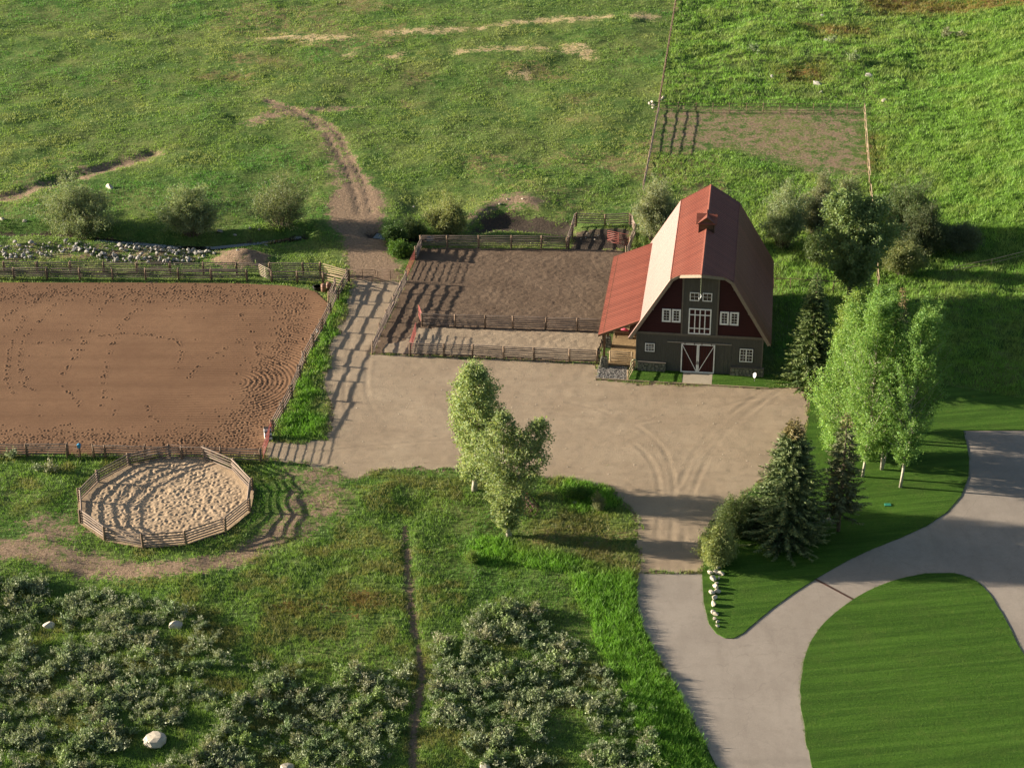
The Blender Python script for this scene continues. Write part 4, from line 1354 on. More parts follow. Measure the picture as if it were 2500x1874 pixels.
e = empty("satellite_dish", Vector((*G0(1842, 932), .08)))
tag(e, "small white dish on a stake before the stone wainscot", "dish")
m = MB()
rings = 5
vs = [(0, 0, 0)]
fs = []
for i in range(1, rings + 1):
    r_ = .25 * i / rings
    for k in range(14):
        vs.append((r_ * math.cos(k * 2 * math.pi / 14), r_ * 1.15 * math.sin(k * 2 * math.pi / 14), .5 * r_ * r_))
for k in range(14): fs.append((0, 1 + k, 1 + (k + 1) % 14))
for i in range(rings - 1):
    for k in range(14):
        a_, b_ = 1 + i * 14 + k, 1 + i * 14 + (k + 1) % 14
        fs.append((a_, a_ + 14, b_ + 14, b_))
vs2 = [(x, y, z_ - .02) for x, y, z_ in vs]
m.add(vs, fs).add(vs2, [f[::-1] for f in fs])
o = m.build("dish", M['white'], e, True)
o.location = (0, 0, .72)
o.rotation_euler = (math.radians(72), 0, math.radians(-62))
MB().tube([(0, 0, 0), (.02, .02, .75)], .03, 6).build("stake", M['steel'], e)
MB().tube([(0, 0, .78), (-.28, -.25, .95)], .015, 5).build("feed_arm", M['steel'], e)

e = empty("mounting_block", Vector((*G0(655, 1070), .05)), math.radians(12))
tag(e, "white mounting block with three black treads at the arena gate", "mounting block")
for k in range(3):
    MB().box(-.36, .36, -.5 + .34 * k, -.162 + .34 * k, 0, .33 * (k + 1)).build("step", M['white'], e)
    MB().box(-.37, .37, -.51 + .34 * k, -.17 + .34 * k, .33 * (k + 1) + .001, .33 * (k + 1) + .045).build("tread", M['black'], e)

e = empty("sign_post", Vector((*G0(196, 1121), .03)))
tag(e, "bright blue box on a dark post by the arena pipe gate", "post box")
MB().tube([(0, 0, 0), (0, 0, 1.3)], .05, 6).build("post", M['iron'], e)
MB().box(-.16, .16, -.14, .14, 1.3, 1.62).build("box_body", M['blue'], e)
MB().prism([(-.19, -.17, 1.621), (.19, -.17, 1.621), (0, -.17, 1.74)], (0, .34, 0)).build("box_lid", M['blue'], e)


def barrel(px, lab, tilt=0.0, mat='barrel'):
    p = G0(*px)
    e = empty("barrel", Vector((p[0], p[1], .06 + (.28 if tilt else 0))))
    tag(e, lab, "barrel")
    prof = [(0, .27), (.05, .29), (.3, .29), (.32, .31), (.34, .29), (.58, .29), (.6, .31), (.62, .29), (.87, .29), (.9, .27)]
    o = MB().tube([(0, 0, z_) for z_, r_ in prof], [r_ for z_, r_ in prof], 14).build("drum", M[mat], e, True)
    q = MB().tube([(0, 0, .901), (0, 0, .92)], .05, 8).build("bung", M['black'], e)
    if tilt:
        e.rotation_euler = (0, tilt, .4)
    return e


barrel((790, 712), "brown plastic barrel standing in the arena corner")
barrel((803, 708), "brown barrel against the inner corner fence behind its twin")
e = empty("water_tub", Vector((*G0(774, 708), .06)))
tag(e, "low black rubber tub beside the brown barrels", "tub")
m = MB()
prof = [(0, .38), (.4, .46), (.42, .5), (.42, .44), (.12, .38)]
m.tube([(0, 0, z_) for z_, r_ in prof], [r_ for z_, r_ in prof], 16)
m.build("tub_body", M['black'], e, True)
for s_ in (-1, 1):
    MB().tube([(s_ * .47, -.1, .36), (s_ * .56, -.07, .33), (s_ * .56, .07, .33), (s_ * .47, .1, .36)], .02, 5).build("handle", M['black'], e)
e = empty("bucket", Vector((*G0(776, 812), .06)))
tag(e, "white bucket with dark rim set by the arena rail", "bucket")
MB().tube([(0, 0, 0), (0, 0, .36)], [.15, .19], 12).build("bucket_body", M['white'], e, True)
MB().tube([(0, 0, .361), (0, 0, .41)], [.2, .2], 12).build("bucket_rim", M['black'], e, True)

o = MB().prism([(-.3, -.22, 0), (.3, -.22, 0), (.3, .22, 0), (-.3, .22, 0)], (0, 0, .07)).build("valve_lid", M['lid'])
MB().box(-.2, .2, -.03, .03, .071, .09).build("lid_grip", M['lid'], o)
o.location = Vector((*G0(2167, 1234), .085))
tag(o, "green valve box lid in the shaded lawn", "lid")
# expansion strip across the driveway
a, b = G0(1988, 1412), G0(2085, 1464)
d = (b - a) / np.hypot(*(b - a))
nn = np.array([-d[1], d[0]]) * .12
o = MB().prism([(*(a + nn), .0285), (*(b + nn), .0285), (*(b - nn), .0285), (*(a - nn), .0285)], (0, 0, .012)).build("drain_strip", M['iron'])
tag(o, "dark drain strip across the paved driveway", "drain")


# antique wheeled rake behind the twin-stemmed poplar
def wheel(parent, loc, r, mat, rz=0.0):
    w = empty("wheel", loc, rz)
    w.parent = parent
    m = MB()
    m.tube([(r * math.cos(t_), 0, r * math.sin(t_)) for t_ in np.linspace(0, 2 * math.pi, 25)], .045, 6, False)
    m.build("rim", M[mat], w, True)
    for k in range(12):
        t_ = k * math.pi / 6
        MB().tube([(0, 0, 0), (r * math.cos(t_), 0, r * math.sin(t_))], .022, 4).build("spoke", M[mat], w)
    MB().tube([(0, -.12, 0), (0, .12, 0)], .1, 8).build("hub", M['iron'], w)
    return w


HR = empty("antique_hay_rake", Vector((*G0(1300, 1264), 0.0)), math.radians(22))
tag(HR, "rusty antique hay rake with spoked wheels on the grass behind the poplar", "hay rake")
HR.location.z = float(relief(HR.location.x, HR.location.y)[0])
wheel(HR, (0, 0.3, .72), .68, 'iron')
wheel(HR, (0.1, 3.0, .72), .68, 'rust_red')
MB().tube([(0, .3, .72), (.1, 3.0, .72)], .05, 6).build("axle", M['iron'], HR)
MB().bar((.3, .4, .95), (.3, 2.9, .95), .12, .12).build("tine_bar", M['iron'], HR)
for k in range(14):
    y = .5 + k * .18
    MB().tube([(.3, y, .95), (.75, y, 1.0), (1.05, y, .7), (1.05, y, .3), (.85, y, .06)], .016, 4).build("tine", M['iron'], HR)
MB().tube([(-.1, 1.3, .8), (-2.2, 1.55, .45)], .06, 6).build("draw_pole", M['timber'], HR)
MB().tube([(-.1, 1.9, .8), (-2.2, 1.65, .45)], .06, 6).build("draw_pole", M['timber'], HR)
MB().tube([(0, 1.6, .8), (.15, 1.6, 1.3)], .03, 5).build("seat_spring", M['iron'], HR)
MB().tube([(.15, 1.6, 1.3), (.15, 1.6, 1.36)], [.2, .24], 9).build("seat", M['iron'], HR, True)

# ------------------------------------------------------------------ rocks
def rock_mesh(name, mat, seed, sub=2, flat=0.75):
    b = bmesh.new()
    bmesh.ops.create_icosphere(b, subdivisions=sub, radius=0.5)
    r = random.Random(seed)
    cuts = [(Vector((r.gauss(0, 1), r.gauss(0, 1), r.gauss(0, 1))).normalized(), r.uniform(.20, .42)) for _ in range(10)]
    sc = Vector((r.uniform(.85, 1.25), r.uniform(.75, 1.05), flat * r.uniform(.85, 1.1)))
    for v in b.verts:
        for n_, d_ in cuts:
            k = v.co.dot(n_)
            if k > d_: v.co -= n_ * (k - d_) * .85
        v.co = Vector((v.co.x * sc.x, v.co.y * sc.y, v.co.z * sc.z)) * (1 + r.uniform(-.03, .03))
    me = bpy.data.meshes.new(name)
    b.to_mesh(me)
    b.free()
    me.materials.append(M[mat])
    return me


ROCKS = [rock_mesh("rock", 'rock', k, 1 if k < 4 else 2) for k in range(7)]
ROCKS_T = [rock_mesh("rock", 'rock_tan', 20 + k, 2) for k in range(5)]


def put_rock(name, px, size, label, group=None, meshes=ROCKS, sink=0.27, z=None, cat="rock"):
    p = G(*px)
    o = bpy.data.objects.new(name, random.choice(meshes))
    o.location = (p.x, p.y, (p.z if z is None else z) + size * (.36 - sink))
    o.scale = (size * random.uniform(.9, 1.1), size * random.uniform(.9, 1.1), size)
    o.rotation_euler = (random.uniform(-.2, .2), random.uniform(-.2, .2), random.uniform(0, 6.28))
    link(o)
    return tag(o, label, cat, group)


PILES = [([(-30, 606), (110, 600), (150, 612), (120, 634), (60, 640), (-30, 642)], 70), ([(150, 600), (215, 594), (220, 618), (150, 622)], 22),
         ([(205, 618), (300, 592), (420, 588), (520, 598), (540, 606), (500, 624), (420, 642), (300, 638), (250, 636)], 150)]
small = []
for pi, (pl, n) in enumerate(PILES):
    W_ = poly(pl)
    lo, hi = W_.min(0), W_.max(0)
    k = 0
    tries = 0
    while k < n * 3 and tries < 20000:
        tries += 1
        p = np.array([random.uniform(lo[0], hi[0]), random.uniform(lo[1], hi[1])])
        if sdist(p[None], W_)[0] < -0.2: continue
        q = project(p[0], p[1], float(relief(*p)[0]))
        if k < n:
            sz_ = random.choice((.34, .4, .45, .5, .58, .68)) * random.uniform(.85, 1.15)
            put_rock("rock", (float(q[0]), float(q[1])), sz_, ("large" if sz_ > .55 else "medium" if sz_ > .42 else "small") + (" fieldstone in the low rock pile under the wide willow", " fieldstone in the thin gap between the two rock piles", " fieldstone in the rock pile beside the dirt heap")[pi], "fieldstones in the rock pile", sink=.12 - random.random() * .35)
        else:
            small.append((p[0], p[1], random.uniform(.14, .3)))
        k += 1
put_rock("boulder", (404, 600), 1.15, "largest pale boulder standing on the rock pile", meshes=ROCKS_T, cat="boulder")
put_rock("boulder", (538, 588), .8, "tan boulder lying behind the rock pile", meshes=ROCKS, cat="boulder")
put_rock("boulder", (566, 601), .7, "reddish boulder on the dirt heap", meshes=ROCKS_T, sink=-.1, cat="boulder")
for px in ((575, 594), (612, 580), (634, 582), (650, 600), (632, 598), (600, 600), (580, 612)):
    put_rock("rock", px, random.uniform(.4, .6), "stray fieldstone between the rock pile and the creek willows", "stray stones by the heap")
# small stones of the piles, too many to count
V_, F_ = [], []
base_me = ROCKS[0]
bv = np.array([v.co[:] for v in base_me.vertices])
bf = np.array([p.vertices[:] for p in base_me.polygons])
for i, (x_, y_, s_) in enumerate(small):
    a = random.uniform(0, 6.28)
    R_ = np.array([[math.cos(a), -math.sin(a), 0], [math.sin(a), math.cos(a), 0], [0, 0, 1]])
    V_.append((bv * s_) @ R_.T + [x_, y_, float(relief(x_, y_)[0]) + s_ * .15])
    F_.append(bf + i * len(bv))
tag(link(bpy.data.objects.new("rubble", np_mesh("rubble", np.concatenate(V_), np.concatenate(F_), M['rock']))), "small grey stones filling the long rock pile", "rubble", kind="stuff")

for px, s_, lab in (((120, 1530), 1.4, "round tan boulder in the sagebrush near the dirt track"), ((432, 1531), 1.4, "white boulder on the edge of the dark sagebrush"),
                    ((378, 1806), 2.4, "broad white boulder deep in the sagebrush"), ((706, 1874), 1.4, "upright white boulder among the sagebrush"),
                    ((1186, 1872), 1.2, "white boulder half hidden by sagebrush beyond the footpath"), ((27, 1833), .55, "small white rock beside its tan twin in the scrub"), ((74, 1832), .6, "small tan rock beside its white twin in the scrub"),
                    ((268, 459), 1.35, "lone white boulder in the pasture above the willows"), ((1884, 188), 1.3, "white boulder at the left of the meadow boulders"),
                    ((2123, 187), 2.0, "large grey boulder at the right of the meadow boulders"), ((1996, 207), 1.9, "flat grey boulder low in the meadow grass"), ((2005, 227), 1.0, "small pale boulder below the flat meadow boulder"),
                    ((2157, 246), 1.2, "cream boulder near the paddock corner"), ((2015, 100), 1.2, "pale rock beside a dark bush high in the meadow"), ((2008, 40), 1.1, "grey rock near the top of the meadow"),
                    ((2040, 238), .7, "small grey rock above the paddock fence"), ((8, 560), .7, "tan rock on the creek bank"), ((63, 562), .7, "flat rock on the creek bank under the willow")):
    put_rock("boulder", px, s_ * (.72 if "meadow" in lab or "paddock" in lab else 1), lab, meshes=ROCKS if "grey" in lab or "meadow" in lab else ROCKS_T, cat="boulder")
for px in ((1586, 254), (1596, 258), (1592, 250), (1618, 240), (1594, 264), (1612, 244)):
    put_rock("rock", px, random.uniform(.5, .85), "white rock heaped at the paddock corner post", "white rocks at the paddock corner", ROCKS_T)
for px in ((1485, 548), (1495, 551), (1435, 570), (1438, 576), (1460, 576), (1430, 580), (1452, 585), (1418, 584)):
    put_rock("rock", px, random.uniform(.2, .32), "small pale stone in the muddy back pen", "stones in the muddy pen", ROCKS_T)
ROW = [(1753, 1388, .7), (1735, 1402, .8), (1748, 1400, .75), (1760, 1404, .85), (1741, 1417, 1.0), (1755, 1414, .5), (1750, 1427, .55), (1746, 1436, .95), (1738, 1449, .9), (1753, 1448, .75),
       (1744, 1463, .75), (1742, 1479, 1.0), (1740, 1497, .65), (1747, 1502, .7), (1744, 1513, .5), (1752, 1520, .55), (1752, 1530, .55)]
for x_, y_, s_ in ROW:
    put_rock("lawn_rock", (x_, y_), s_ * .82, "cream rock in the row on the lawn tip below the round shrub", "row of cream rocks on the lawn tip", ROCKS_T, sink=.1, z=.06)
for px in ((1976, 1285), (1988, 1280), (2000, 1276), (2012, 1273), (2024, 1270)):
    put_rock("lawn_rock", px, random.uniform(.5, .75), "pale rock edging the shaded bed behind the blue spruce", "rocks behind the blue spruce", ROCKS, z=.06)
for x_, y_ in ((1425, 1203), (1404, 1226), (1455, 1222)):
    put_rock("rock", (x_, y_), .7, "pale rock in the tall grass island by the yard", "rocks in the grass island", ROCKS_T)
for px in ((1010, 505), (1220, 497), (1275, 486), (1240, 487)):
    put_rock("rock", px, .4, "pale stone on the dirt bank above the corral", "stones on the dirt bank", ROCKS_T)


V_, F_ = [], []
lo, hi = GRAVEL.min(0), GRAVEL.max(0)
for i in range(1100):
    p_ = RNG.uniform(lo, hi)
    if sdist(p_[None], GRAVEL)[0] < .02: continue
    a, s_ = random.uniform(0, 6.28), random.uniform(.07, .17)
    R_ = np.array([[math.cos(a), -math.sin(a), 0], [math.sin(a), math.cos(a), 0], [0, 0, 1]])
    F_.append(bf + len(V_) * len(bv))
    V_.append((bv * s_) @ R_.T + [p_[0], p_[1], .04 + s_ * .2])
tag(link(bpy.data.objects.new("pebbles", np_mesh("pebbles", np.concatenate(V_), np.concatenate(F_), M['rock']))), "loose grey pebbles of the gravel patch by the lean-to", "gravel", kind="stuff")

# ------------------------------------------------------------------ foliage
def unit(n):
    v = RNG.normal(size=(n, 3))
    return v / np.linalg.norm(v, axis=1)[:, None]


def quads(C, size, aspect=0.6, axis_=None, ax_w=0.0):
    """leaf-sized quads at C; axis_ biases the long direction"""
    n = len(C)
    a = unit(n)
    if axis_ is not None:
        a = a * (1 - ax_w) + axis_ * ax_w
        a /= np.linalg.norm(a, axis=1)[:, None] + 1e-9
    b = np.cross(a, unit(n))
    b /= np.linalg.norm(b, axis=1)[:, None] + 1e-9
    s = np.asarray(size).reshape(-1, 1) * np.ones((n, 1))
    V = np.stack([C - a * s + b * s * aspect, C - a * s * .6 - b * s * aspect, C + a * s * 1.1], 1).reshape(-1, 3)
    F = np.arange(3 * n).reshape(-1, 3)
    return V, F


def leafcol(n, c, var=0.22, hue=0.12, per=3):
    k = 1 + RNG.uniform(-var, var, (n, 1))
    h = RNG.uniform(-hue, hue, (n, 1))
    C = np.asarray(c)[None] * k * np.concatenate([1 + h, np.ones((n, 1)), 1 - h], 1)
    return np.repeat(np.clip(C, 0.003, .9), per, 0)


def crown(name, C, size, col, mat, parent, aspect=.6, axis_=None, ax_w=0.0, var=.22):
    V, F = quads(C, size, aspect, axis_, ax_w)
    cc = leafcol(len(C), col, var) if np.ndim(col) == 1 else np.repeat(col, 3, 0)
    return link(bpy.data.objects.new(name, np_mesh(name, V, F, M[mat], False, cc)), parent)


def broadleaf(name, label, px, h, prof, t0=.2, nb=130, lf=9, leaders=((0, 0),), col=(.12, .17, .055), bark='bark_pale', r0=.2, leaf=.125, sig=.3, up=(.5, 1.1), group=None, z=None, limbs=14, cat="tree", seed=0, taper=1.0):
    p = G(*px)
    if z is not None: p.z = z
    e = tag(empty(name, p), label, cat, group)
    tr, lb, Cs = MB(), MB(), []
    for li, (lx, ly) in enumerate(leaders):
        hh = h * (1 if li == 0 else random.uniform(.9, .98))
        split = .0 if len(leaders) == 1 else .3

        def ax(t, lx=lx, ly=ly, hh=hh):
            k = max(t - split, 0) / (1 - split)
            return np.array([lx * k ** .8 + .12 * math.sin(t * 5 + li + seed), ly * k ** .8 + .1 * math.cos(t * 4 + seed), hh * t])
        ts = np.linspace(0 if li == 0 else split, .97, 11)
        tr.tube([ax(t_) for t_ in ts], [r0 * (1.25 if t_ < .02 else 1) * (1 - .93 * t_) * (1 if len(leaders) == 1 or t_ < split else .75) + .012 for t_ in ts], 8)
        n = nb // len(leaders)
        for i in range(n):
            t_ = t0 + (0.98 - t0) * ((i + random.random()) / n) ** .9
            az = i * 2.39996 + random.uniform(-.4, .4)
            lump = float(vn(np.float64(math.cos(az) * 1.3 + 7 + seed), np.float64(math.sin(az) * 1.3 + t_ * h * .45), 300 + seed))
            if lump < .3 and random.random() < .8: continue
            rr = prof((t_ - t0) / (1 - t0)) * random.uniform(.6, 1.05) * (.55 + .85 * lump)
            el = random.uniform(*up)
            a = ax(t_ - min((.5 if el < .95 else .8) * rr * math.tan(el) / h, t_ * .35))
            b = ax(t_)
            b = np.array([b[0] + rr * math.cos(az), b[1] + rr * math.sin(az), b[2] + (.25 if el < .95 else .6) * rr * random.uniform(-.5, 1)])
            mid = (a + b) / 2 + [0, 0, -.08 * rr]
            if i % max(1, n // limbs) == 0 or rr > 1.6 and i % 3 == 0:
                lb.tube([a, mid, b], [.045, .03, .012], 4, False)
            for s_ in (.4, .58, .75, .9, 1.03):
                c_ = (a * (1 - s_) ** 2 + 2 * mid * s_ * (1 - s_) + b * s_ * s_)
                Cs.append(c_ + RNG.normal(0, sig * .8, (lf, 3)) * [1, 1, .85])
    tr.build("trunk", M[bark], e, True)
    if lb.v: lb.build("limbs", M[bark], e, True)
    C = np.concatenate(Cs)
    crown("crown", C, leaf * RNG.uniform(.6, 1.25, len(C)), np.asarray(col), 'leaf', e, .62)
    return e


poplar = lambda w: (lambda s: w * (math.sin(math.pi * min(s * .92 + .06, 1)) ** .6) * (1 - .18 * s))
cone = lambda w: (lambda s: w * ((1 - s) ** .8 * .95 + .06) * min(1, .35 + s * 6))
broadleaf("poplar_tree", "slender poplar standing on the grass beside the yard", (1158, 1199), 13.7, poplar(2.9), .13, 300, 18, ((.25, 0),), (.27, .325, .14), r0=.24, limbs=26)
broadleaf("poplar_tree", "twin stemmed poplar in front of the hay rake", (1240, 1309), 13.0, lambda s: 2.5 * (.5 + .5 * min(1, max(0, (s - .10) / .2))) * math.sin(math.pi * min(s * .9 + .1, 1)) ** .6, .08, 330, 18, ((-.5, .2), (2.9, -.3)), (.27, .325, .14), r0=.24, seed=2, limbs=30)
for k, (px, h, w, lab, t0, ll, c) in enumerate((((2106, 1166), 19.2, 2.6, "tall aspen with a straight white trunk at the lawn edge", .13, (.4, 0), (.125, .205, .05)),
                                                ((2150, 1148), 18.6, 2.3, "aspen with a pair of white stems behind the straight trunked aspen", .15, (-.4, .5), (.11, .185, .045)),
                                                ((2195, 1190), 18.8, 2.5, "thick trunked aspen on the lawn by the driveway", .17, (.9, .2), (.115, .195, .05)),
                                                ((2074, 1122), 17.0, 2.7, "bushy aspen leaning over the yard behind the thin spruce", .07, (-.6, .3), (.135, .215, .055)),
                                                ((2044, 1100), 12.5, 2.4, "short leafy aspen at the yard edge", .05, (-.2, .2), (.135, .215, .055)),
                                                ((2120, 1070), 16.6, 2.6, "aspen deep in the clump behind the white trunks", .2, (.3, .5), (.11, .185, .045)),
                                                ((2222, 1085), 15.8, 2.4, "aspen on the shaded side of the clump", .2, (.8, .1), (.11, .185, .045)),
                                                ((2078, 1045), 15.2, 2.2, "aspen at the back of the clump near the tall spruce", .15, (-.2, .2), (.15, .21, .05)))):
    broadleaf("aspen_tree", lab, px, h, poplar(w * 1.22), t0, 400, 19, (ll,), tuple(1.5 * q for q in c), r0=.125, leaf=.095, sig=.24, up=(.9, 1.3), group="aspens in the clump by the lawn", seed=k)
tp = G(2156, 1148)
broadleaf("aspen_tree", "leaning thin aspen stem beside the paired white stems", (2157, 1147), 13.5, poplar(1.4), .5, 90, 10, ((1.3, .5),), (.11, .185, .045), r0=.08, leaf=.12, sig=.25, group="aspens in the clump by the lawn", seed=30)
broadleaf("cottonwood_tree", "broad cottonwood with pale leaves among the willows behind the barn", (2074, 738), 13.4, poplar(4.0), .22, 380, 24, ((-1.9, .4), (2.2, .3)), (.19, .25, .10), 'bark', .3, .15, .36, seed=5)


def spruce(name, label, px, h, R, col, tip, low=.05, dens=1.0, z=None, top=None, droop=.25):
    p = G(*px)
    if z is not None: p.z = z
    e = tag(empty(name, p), label, "tree")
    MB().tube([(0, 0, 0), (.03, .02, h * .5), (0, 0, h * .99)], [.2, .12, .015], 8).build("trunk", M['bark'], e, True)
    C, A, Sz, CO = [], [], [], []
    br = MB()
    zz = h * low
    k = 0
    while zz < h * .985:
        f = 1 - zz / h
        L0 = R * (f ** .8) * (.96 + .1 * math.sin(k * 1.7))
        nbr = int((6 + 6 * f) * dens)
        for j in range(nbr):
            az = j * 2 * math.pi / nbr + k * .9 + random.uniform(-.25, .25)
            L = L0 * random.uniform(.68, 1.12) + .12
            z0 = zz + random.uniform(-.16, .16)
            d = np.array([math.cos(az), math.sin(az), 0])
            sd = np.array([-d[1], d[0], 0])
            sl = .42 - droop * 2.2 * f
            npt = max(2, int(L / .17))
            if L > .9: br.tube([(0, 0, z0), tuple(d * L * .5 + [0, 0, z0 + L * .5 * sl * .6]), tuple(d * L * .92 + [0, 0, z0 + L * (sl * .3)])], [.03, .02, .006], 3, False)
            for i in range(npt):
                s_ = .12 + .88 * (i + 1) / npt
                c = d * L * s_ + [0, 0, z0 + L * (sl * s_ - .5 * sl * s_ * s_ + .18 * max(s_ - .7, 0))]
                wd = (.16 + .46 * (1 - s_)) * min(1, L / 1.6 + .25)
                for sg in (-1, 1):
                    a = d * .8 + sd * sg * random.uniform(.5, 1.0) + [0, 0, random.uniform(-.35, .12)]
                    a /= np.linalg.norm(a)
                    ln = wd * random.uniform(.7, 1.2)
                    C.append(c + a * ln * .7 + [0, 0, random.uniform(-.08, .04)])
                    A.append(a)
                    Sz.append(ln * .62 + .05)
                    mixf = min(1, max(0, s_ * 1.3 - .5 + random.uniform(-.2, .2)))
                    cc = np.array(col) * (1 - mixf) + np.array(tip) * mixf
                    if top is not None and zz > h * .86: cc = cc * .4 + np.array(top) * .6
                    CO.append(cc * random.uniform(.8, 1.2))
        zz += (.20 + .20 * f) / dens ** .5
        k += 1
    br.build("limbs", M['bark'], e)
    C, A = np.array(C), np.array(A)
    crown("crown", C, np.array(Sz), np.array(CO), 'needle', e, .38, A, .72)
    return e


spruce("spruce_tree", "tall green spruce beside the barn", (1977, 938), 13.1, 3.3, (.062, .100, .034), (.165, .205, .062), .04, 1.15)
spruce("spruce_tree", "broad blue green spruce at the corner of the yard", (1920, 1318), 12.8, 5.0, (.058, .094, .040), (.175, .205, .075), .03, 1.35, .06, (.20, .13, .05))
spruce("spruce_tree", "thin dark spruce with a bare lower trunk on the lawn", (2046, 1297), 12.6, 3.2, (.095, .110, .050), (.165, .185, .080), .15, .66, .06, (.15, .10, .04), .12)
spruce("spruce_tree", "spruce with a brown top hidden inside the aspen clump", (2168, 1105), 18.2, 2.8, (.045, .06, .026), (.10, .105, .04), .2, .9, .06, (.20, .13, .05))


def willow(name, label, px, h, R, col, stems=22, lf=26, leaf=.115, sig=.24, bark='bark', group=None, sy=.8, z=None, low=.18, aspect=.34, twig=.25, cat="shrub"):
    p = G(*px)
    if z is not None: p.z = z
    e = tag(empty(name, p), label, cat, group)
    st, Cs = MB(), []
    for i in range(stems):
        az = i * 2.39996 + random.uniform(-.3, .3)
        q = math.sqrt((i + .5) / stems)
        ph = q * 1.35
        rr = R * math.sin(ph) * random.uniform(.55, 1.12) * (.85 + .25 * math.sin(az * 2 + R * 5))
        top = np.array([rr * math.cos(az), rr * sy * math.sin(az), h * (math.cos(ph) * .9 + .16) * random.uniform(.62, 1.1)])
        b0 = np.array([.22 * R * q * math.cos(az), .22 * R * q * math.sin(az), 0])
        mid = (b0 + top) / 2 + np.array([0, 0, .14 * h])
        pt = lambda s_: b0 * (1 - s_) ** 2 + 2 * mid * s_ * (1 - s_) + top * s_ * s_
        st.tube([pt(s_) for s_ in (0, .35, .7, 1.0)], [.05, .035, .022, .008], 4, False)
        for j in range(9):
            s0 = random.uniform(low, .9)
            a = pt(s0)
            dv = unit(1)[0] * [1, 1, .5] + [0, 0, .5] + (a - [0, 0, h * .4]) * .12
            ln = R * random.uniform(.22, .42)
            b = a + dv / np.linalg.norm(dv) * ln
            if random.random() < twig: st.tube([a, (a + b) / 2, b], [.018, .012, .005], 3, False)
            for s_ in (.35, .7, 1.0):
                Cs.append(a + (b - a) * s_ + RNG.normal(0, sig, (lf, 3)))
    st.build("stems", M[bark], e, True)
    C = np.concatenate(Cs)
    C = C[C[:, 2] > .05]
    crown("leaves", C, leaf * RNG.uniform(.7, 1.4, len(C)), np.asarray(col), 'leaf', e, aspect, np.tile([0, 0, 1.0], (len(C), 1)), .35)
    return e


GW = (.225, .265, .14)
willow("willow_shrub", "wide grey willow at the left end of the creek", (192, 575), 7.2, 5.6, GW, 50)
willow("willow_shrub", "round grey willow in the middle of the creek bank", (470, 573), 6.8, 4.1, GW, 44)
willow("willow_shrub", "dark ragged willow nearest the dirt lane", (688, 572), 5.8, 5.0, (.175, .20, .10), 36, 15)
willow("willow_shrub", "bright yellow green willow beside the corral", (1094, 570), 4.6, 2.9, (.27, .29, .12), 36)
willow("willow_shrub", "low green willow beside the dark creek pool", (1010, 583), 2.7, 1.9, (.11, .15, .055), 18)
willow("willow_shrub", "leafy green bush at the lane bend below the creek pool", (962, 590), 2.0, 1.9, (.06, .11, .03), 16)
willow("willow_shrub", "bright green bush along the lane fence of the corral", (975, 622), 1.3, 1.8, (.09, .17, .03), 16)
willow("willow_shrub", "grey willow against the left side of the barn roof", (1600, 585), 8.2, 3.6, (.25, .27, .155), 46)
willow("willow_shrub", "tall grey willow behind the right side of the barn", (1912, 600), 8.8, 3.6, GW, 46)
willow("willow_shrub", "slim grey willow between the barn willow and the cottonwood", (1992, 575), 8.0, 2.6, (.23, .24, .14), 34)
willow("willow_shrub", "pale willow standing behind the cottonwood", (2065, 560), 7.2, 3.0, (.20, .225, .115), 34)
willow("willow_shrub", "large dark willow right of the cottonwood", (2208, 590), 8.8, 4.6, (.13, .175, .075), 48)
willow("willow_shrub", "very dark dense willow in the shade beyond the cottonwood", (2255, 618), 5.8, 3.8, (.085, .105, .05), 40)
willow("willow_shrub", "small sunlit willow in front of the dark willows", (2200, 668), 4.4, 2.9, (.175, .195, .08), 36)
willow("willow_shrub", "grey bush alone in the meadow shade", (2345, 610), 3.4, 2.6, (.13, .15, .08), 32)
willow("willow_shrub", "low green growth under the slim willow behind the barn", (1995, 640), 3.6, 2.0, (.10, .14, .05), 22)
willow("round_shrub", "round yellow green shrub above the cream rocks", (1752, 1374), 4.0, 2.35, (.29, .33, .125), 56, 22, .09, .17, z=.06, low=.05)
willow("round_shrub", "feathery dark green shrub behind the round shrub", (1790, 1308), 4.0, 2.3, (.125, .165, .06), 40, 18, .09, .2, z=.06, low=.05)
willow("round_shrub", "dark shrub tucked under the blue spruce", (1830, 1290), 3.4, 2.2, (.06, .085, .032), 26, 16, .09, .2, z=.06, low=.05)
willow("round_shrub", "small silvery shrub in the tall grass island", (1462, 1246), 2.2, .75, (.20, .215, .11), 16, 9, .06, .12, low=.1)
willow("round_shrub", "green weedy bush in the tall grass island", (1415, 1215), 1.1, 1.5, (.075, .15, .028), 18, 10, .08, .16, low=.05)
willow("round_shrub", "low yellow green bush under the twin stemmed poplar", (1152, 1370), 1.2, .85, (.15, .22, .045), 14, 9, .06, .14, low=.05)


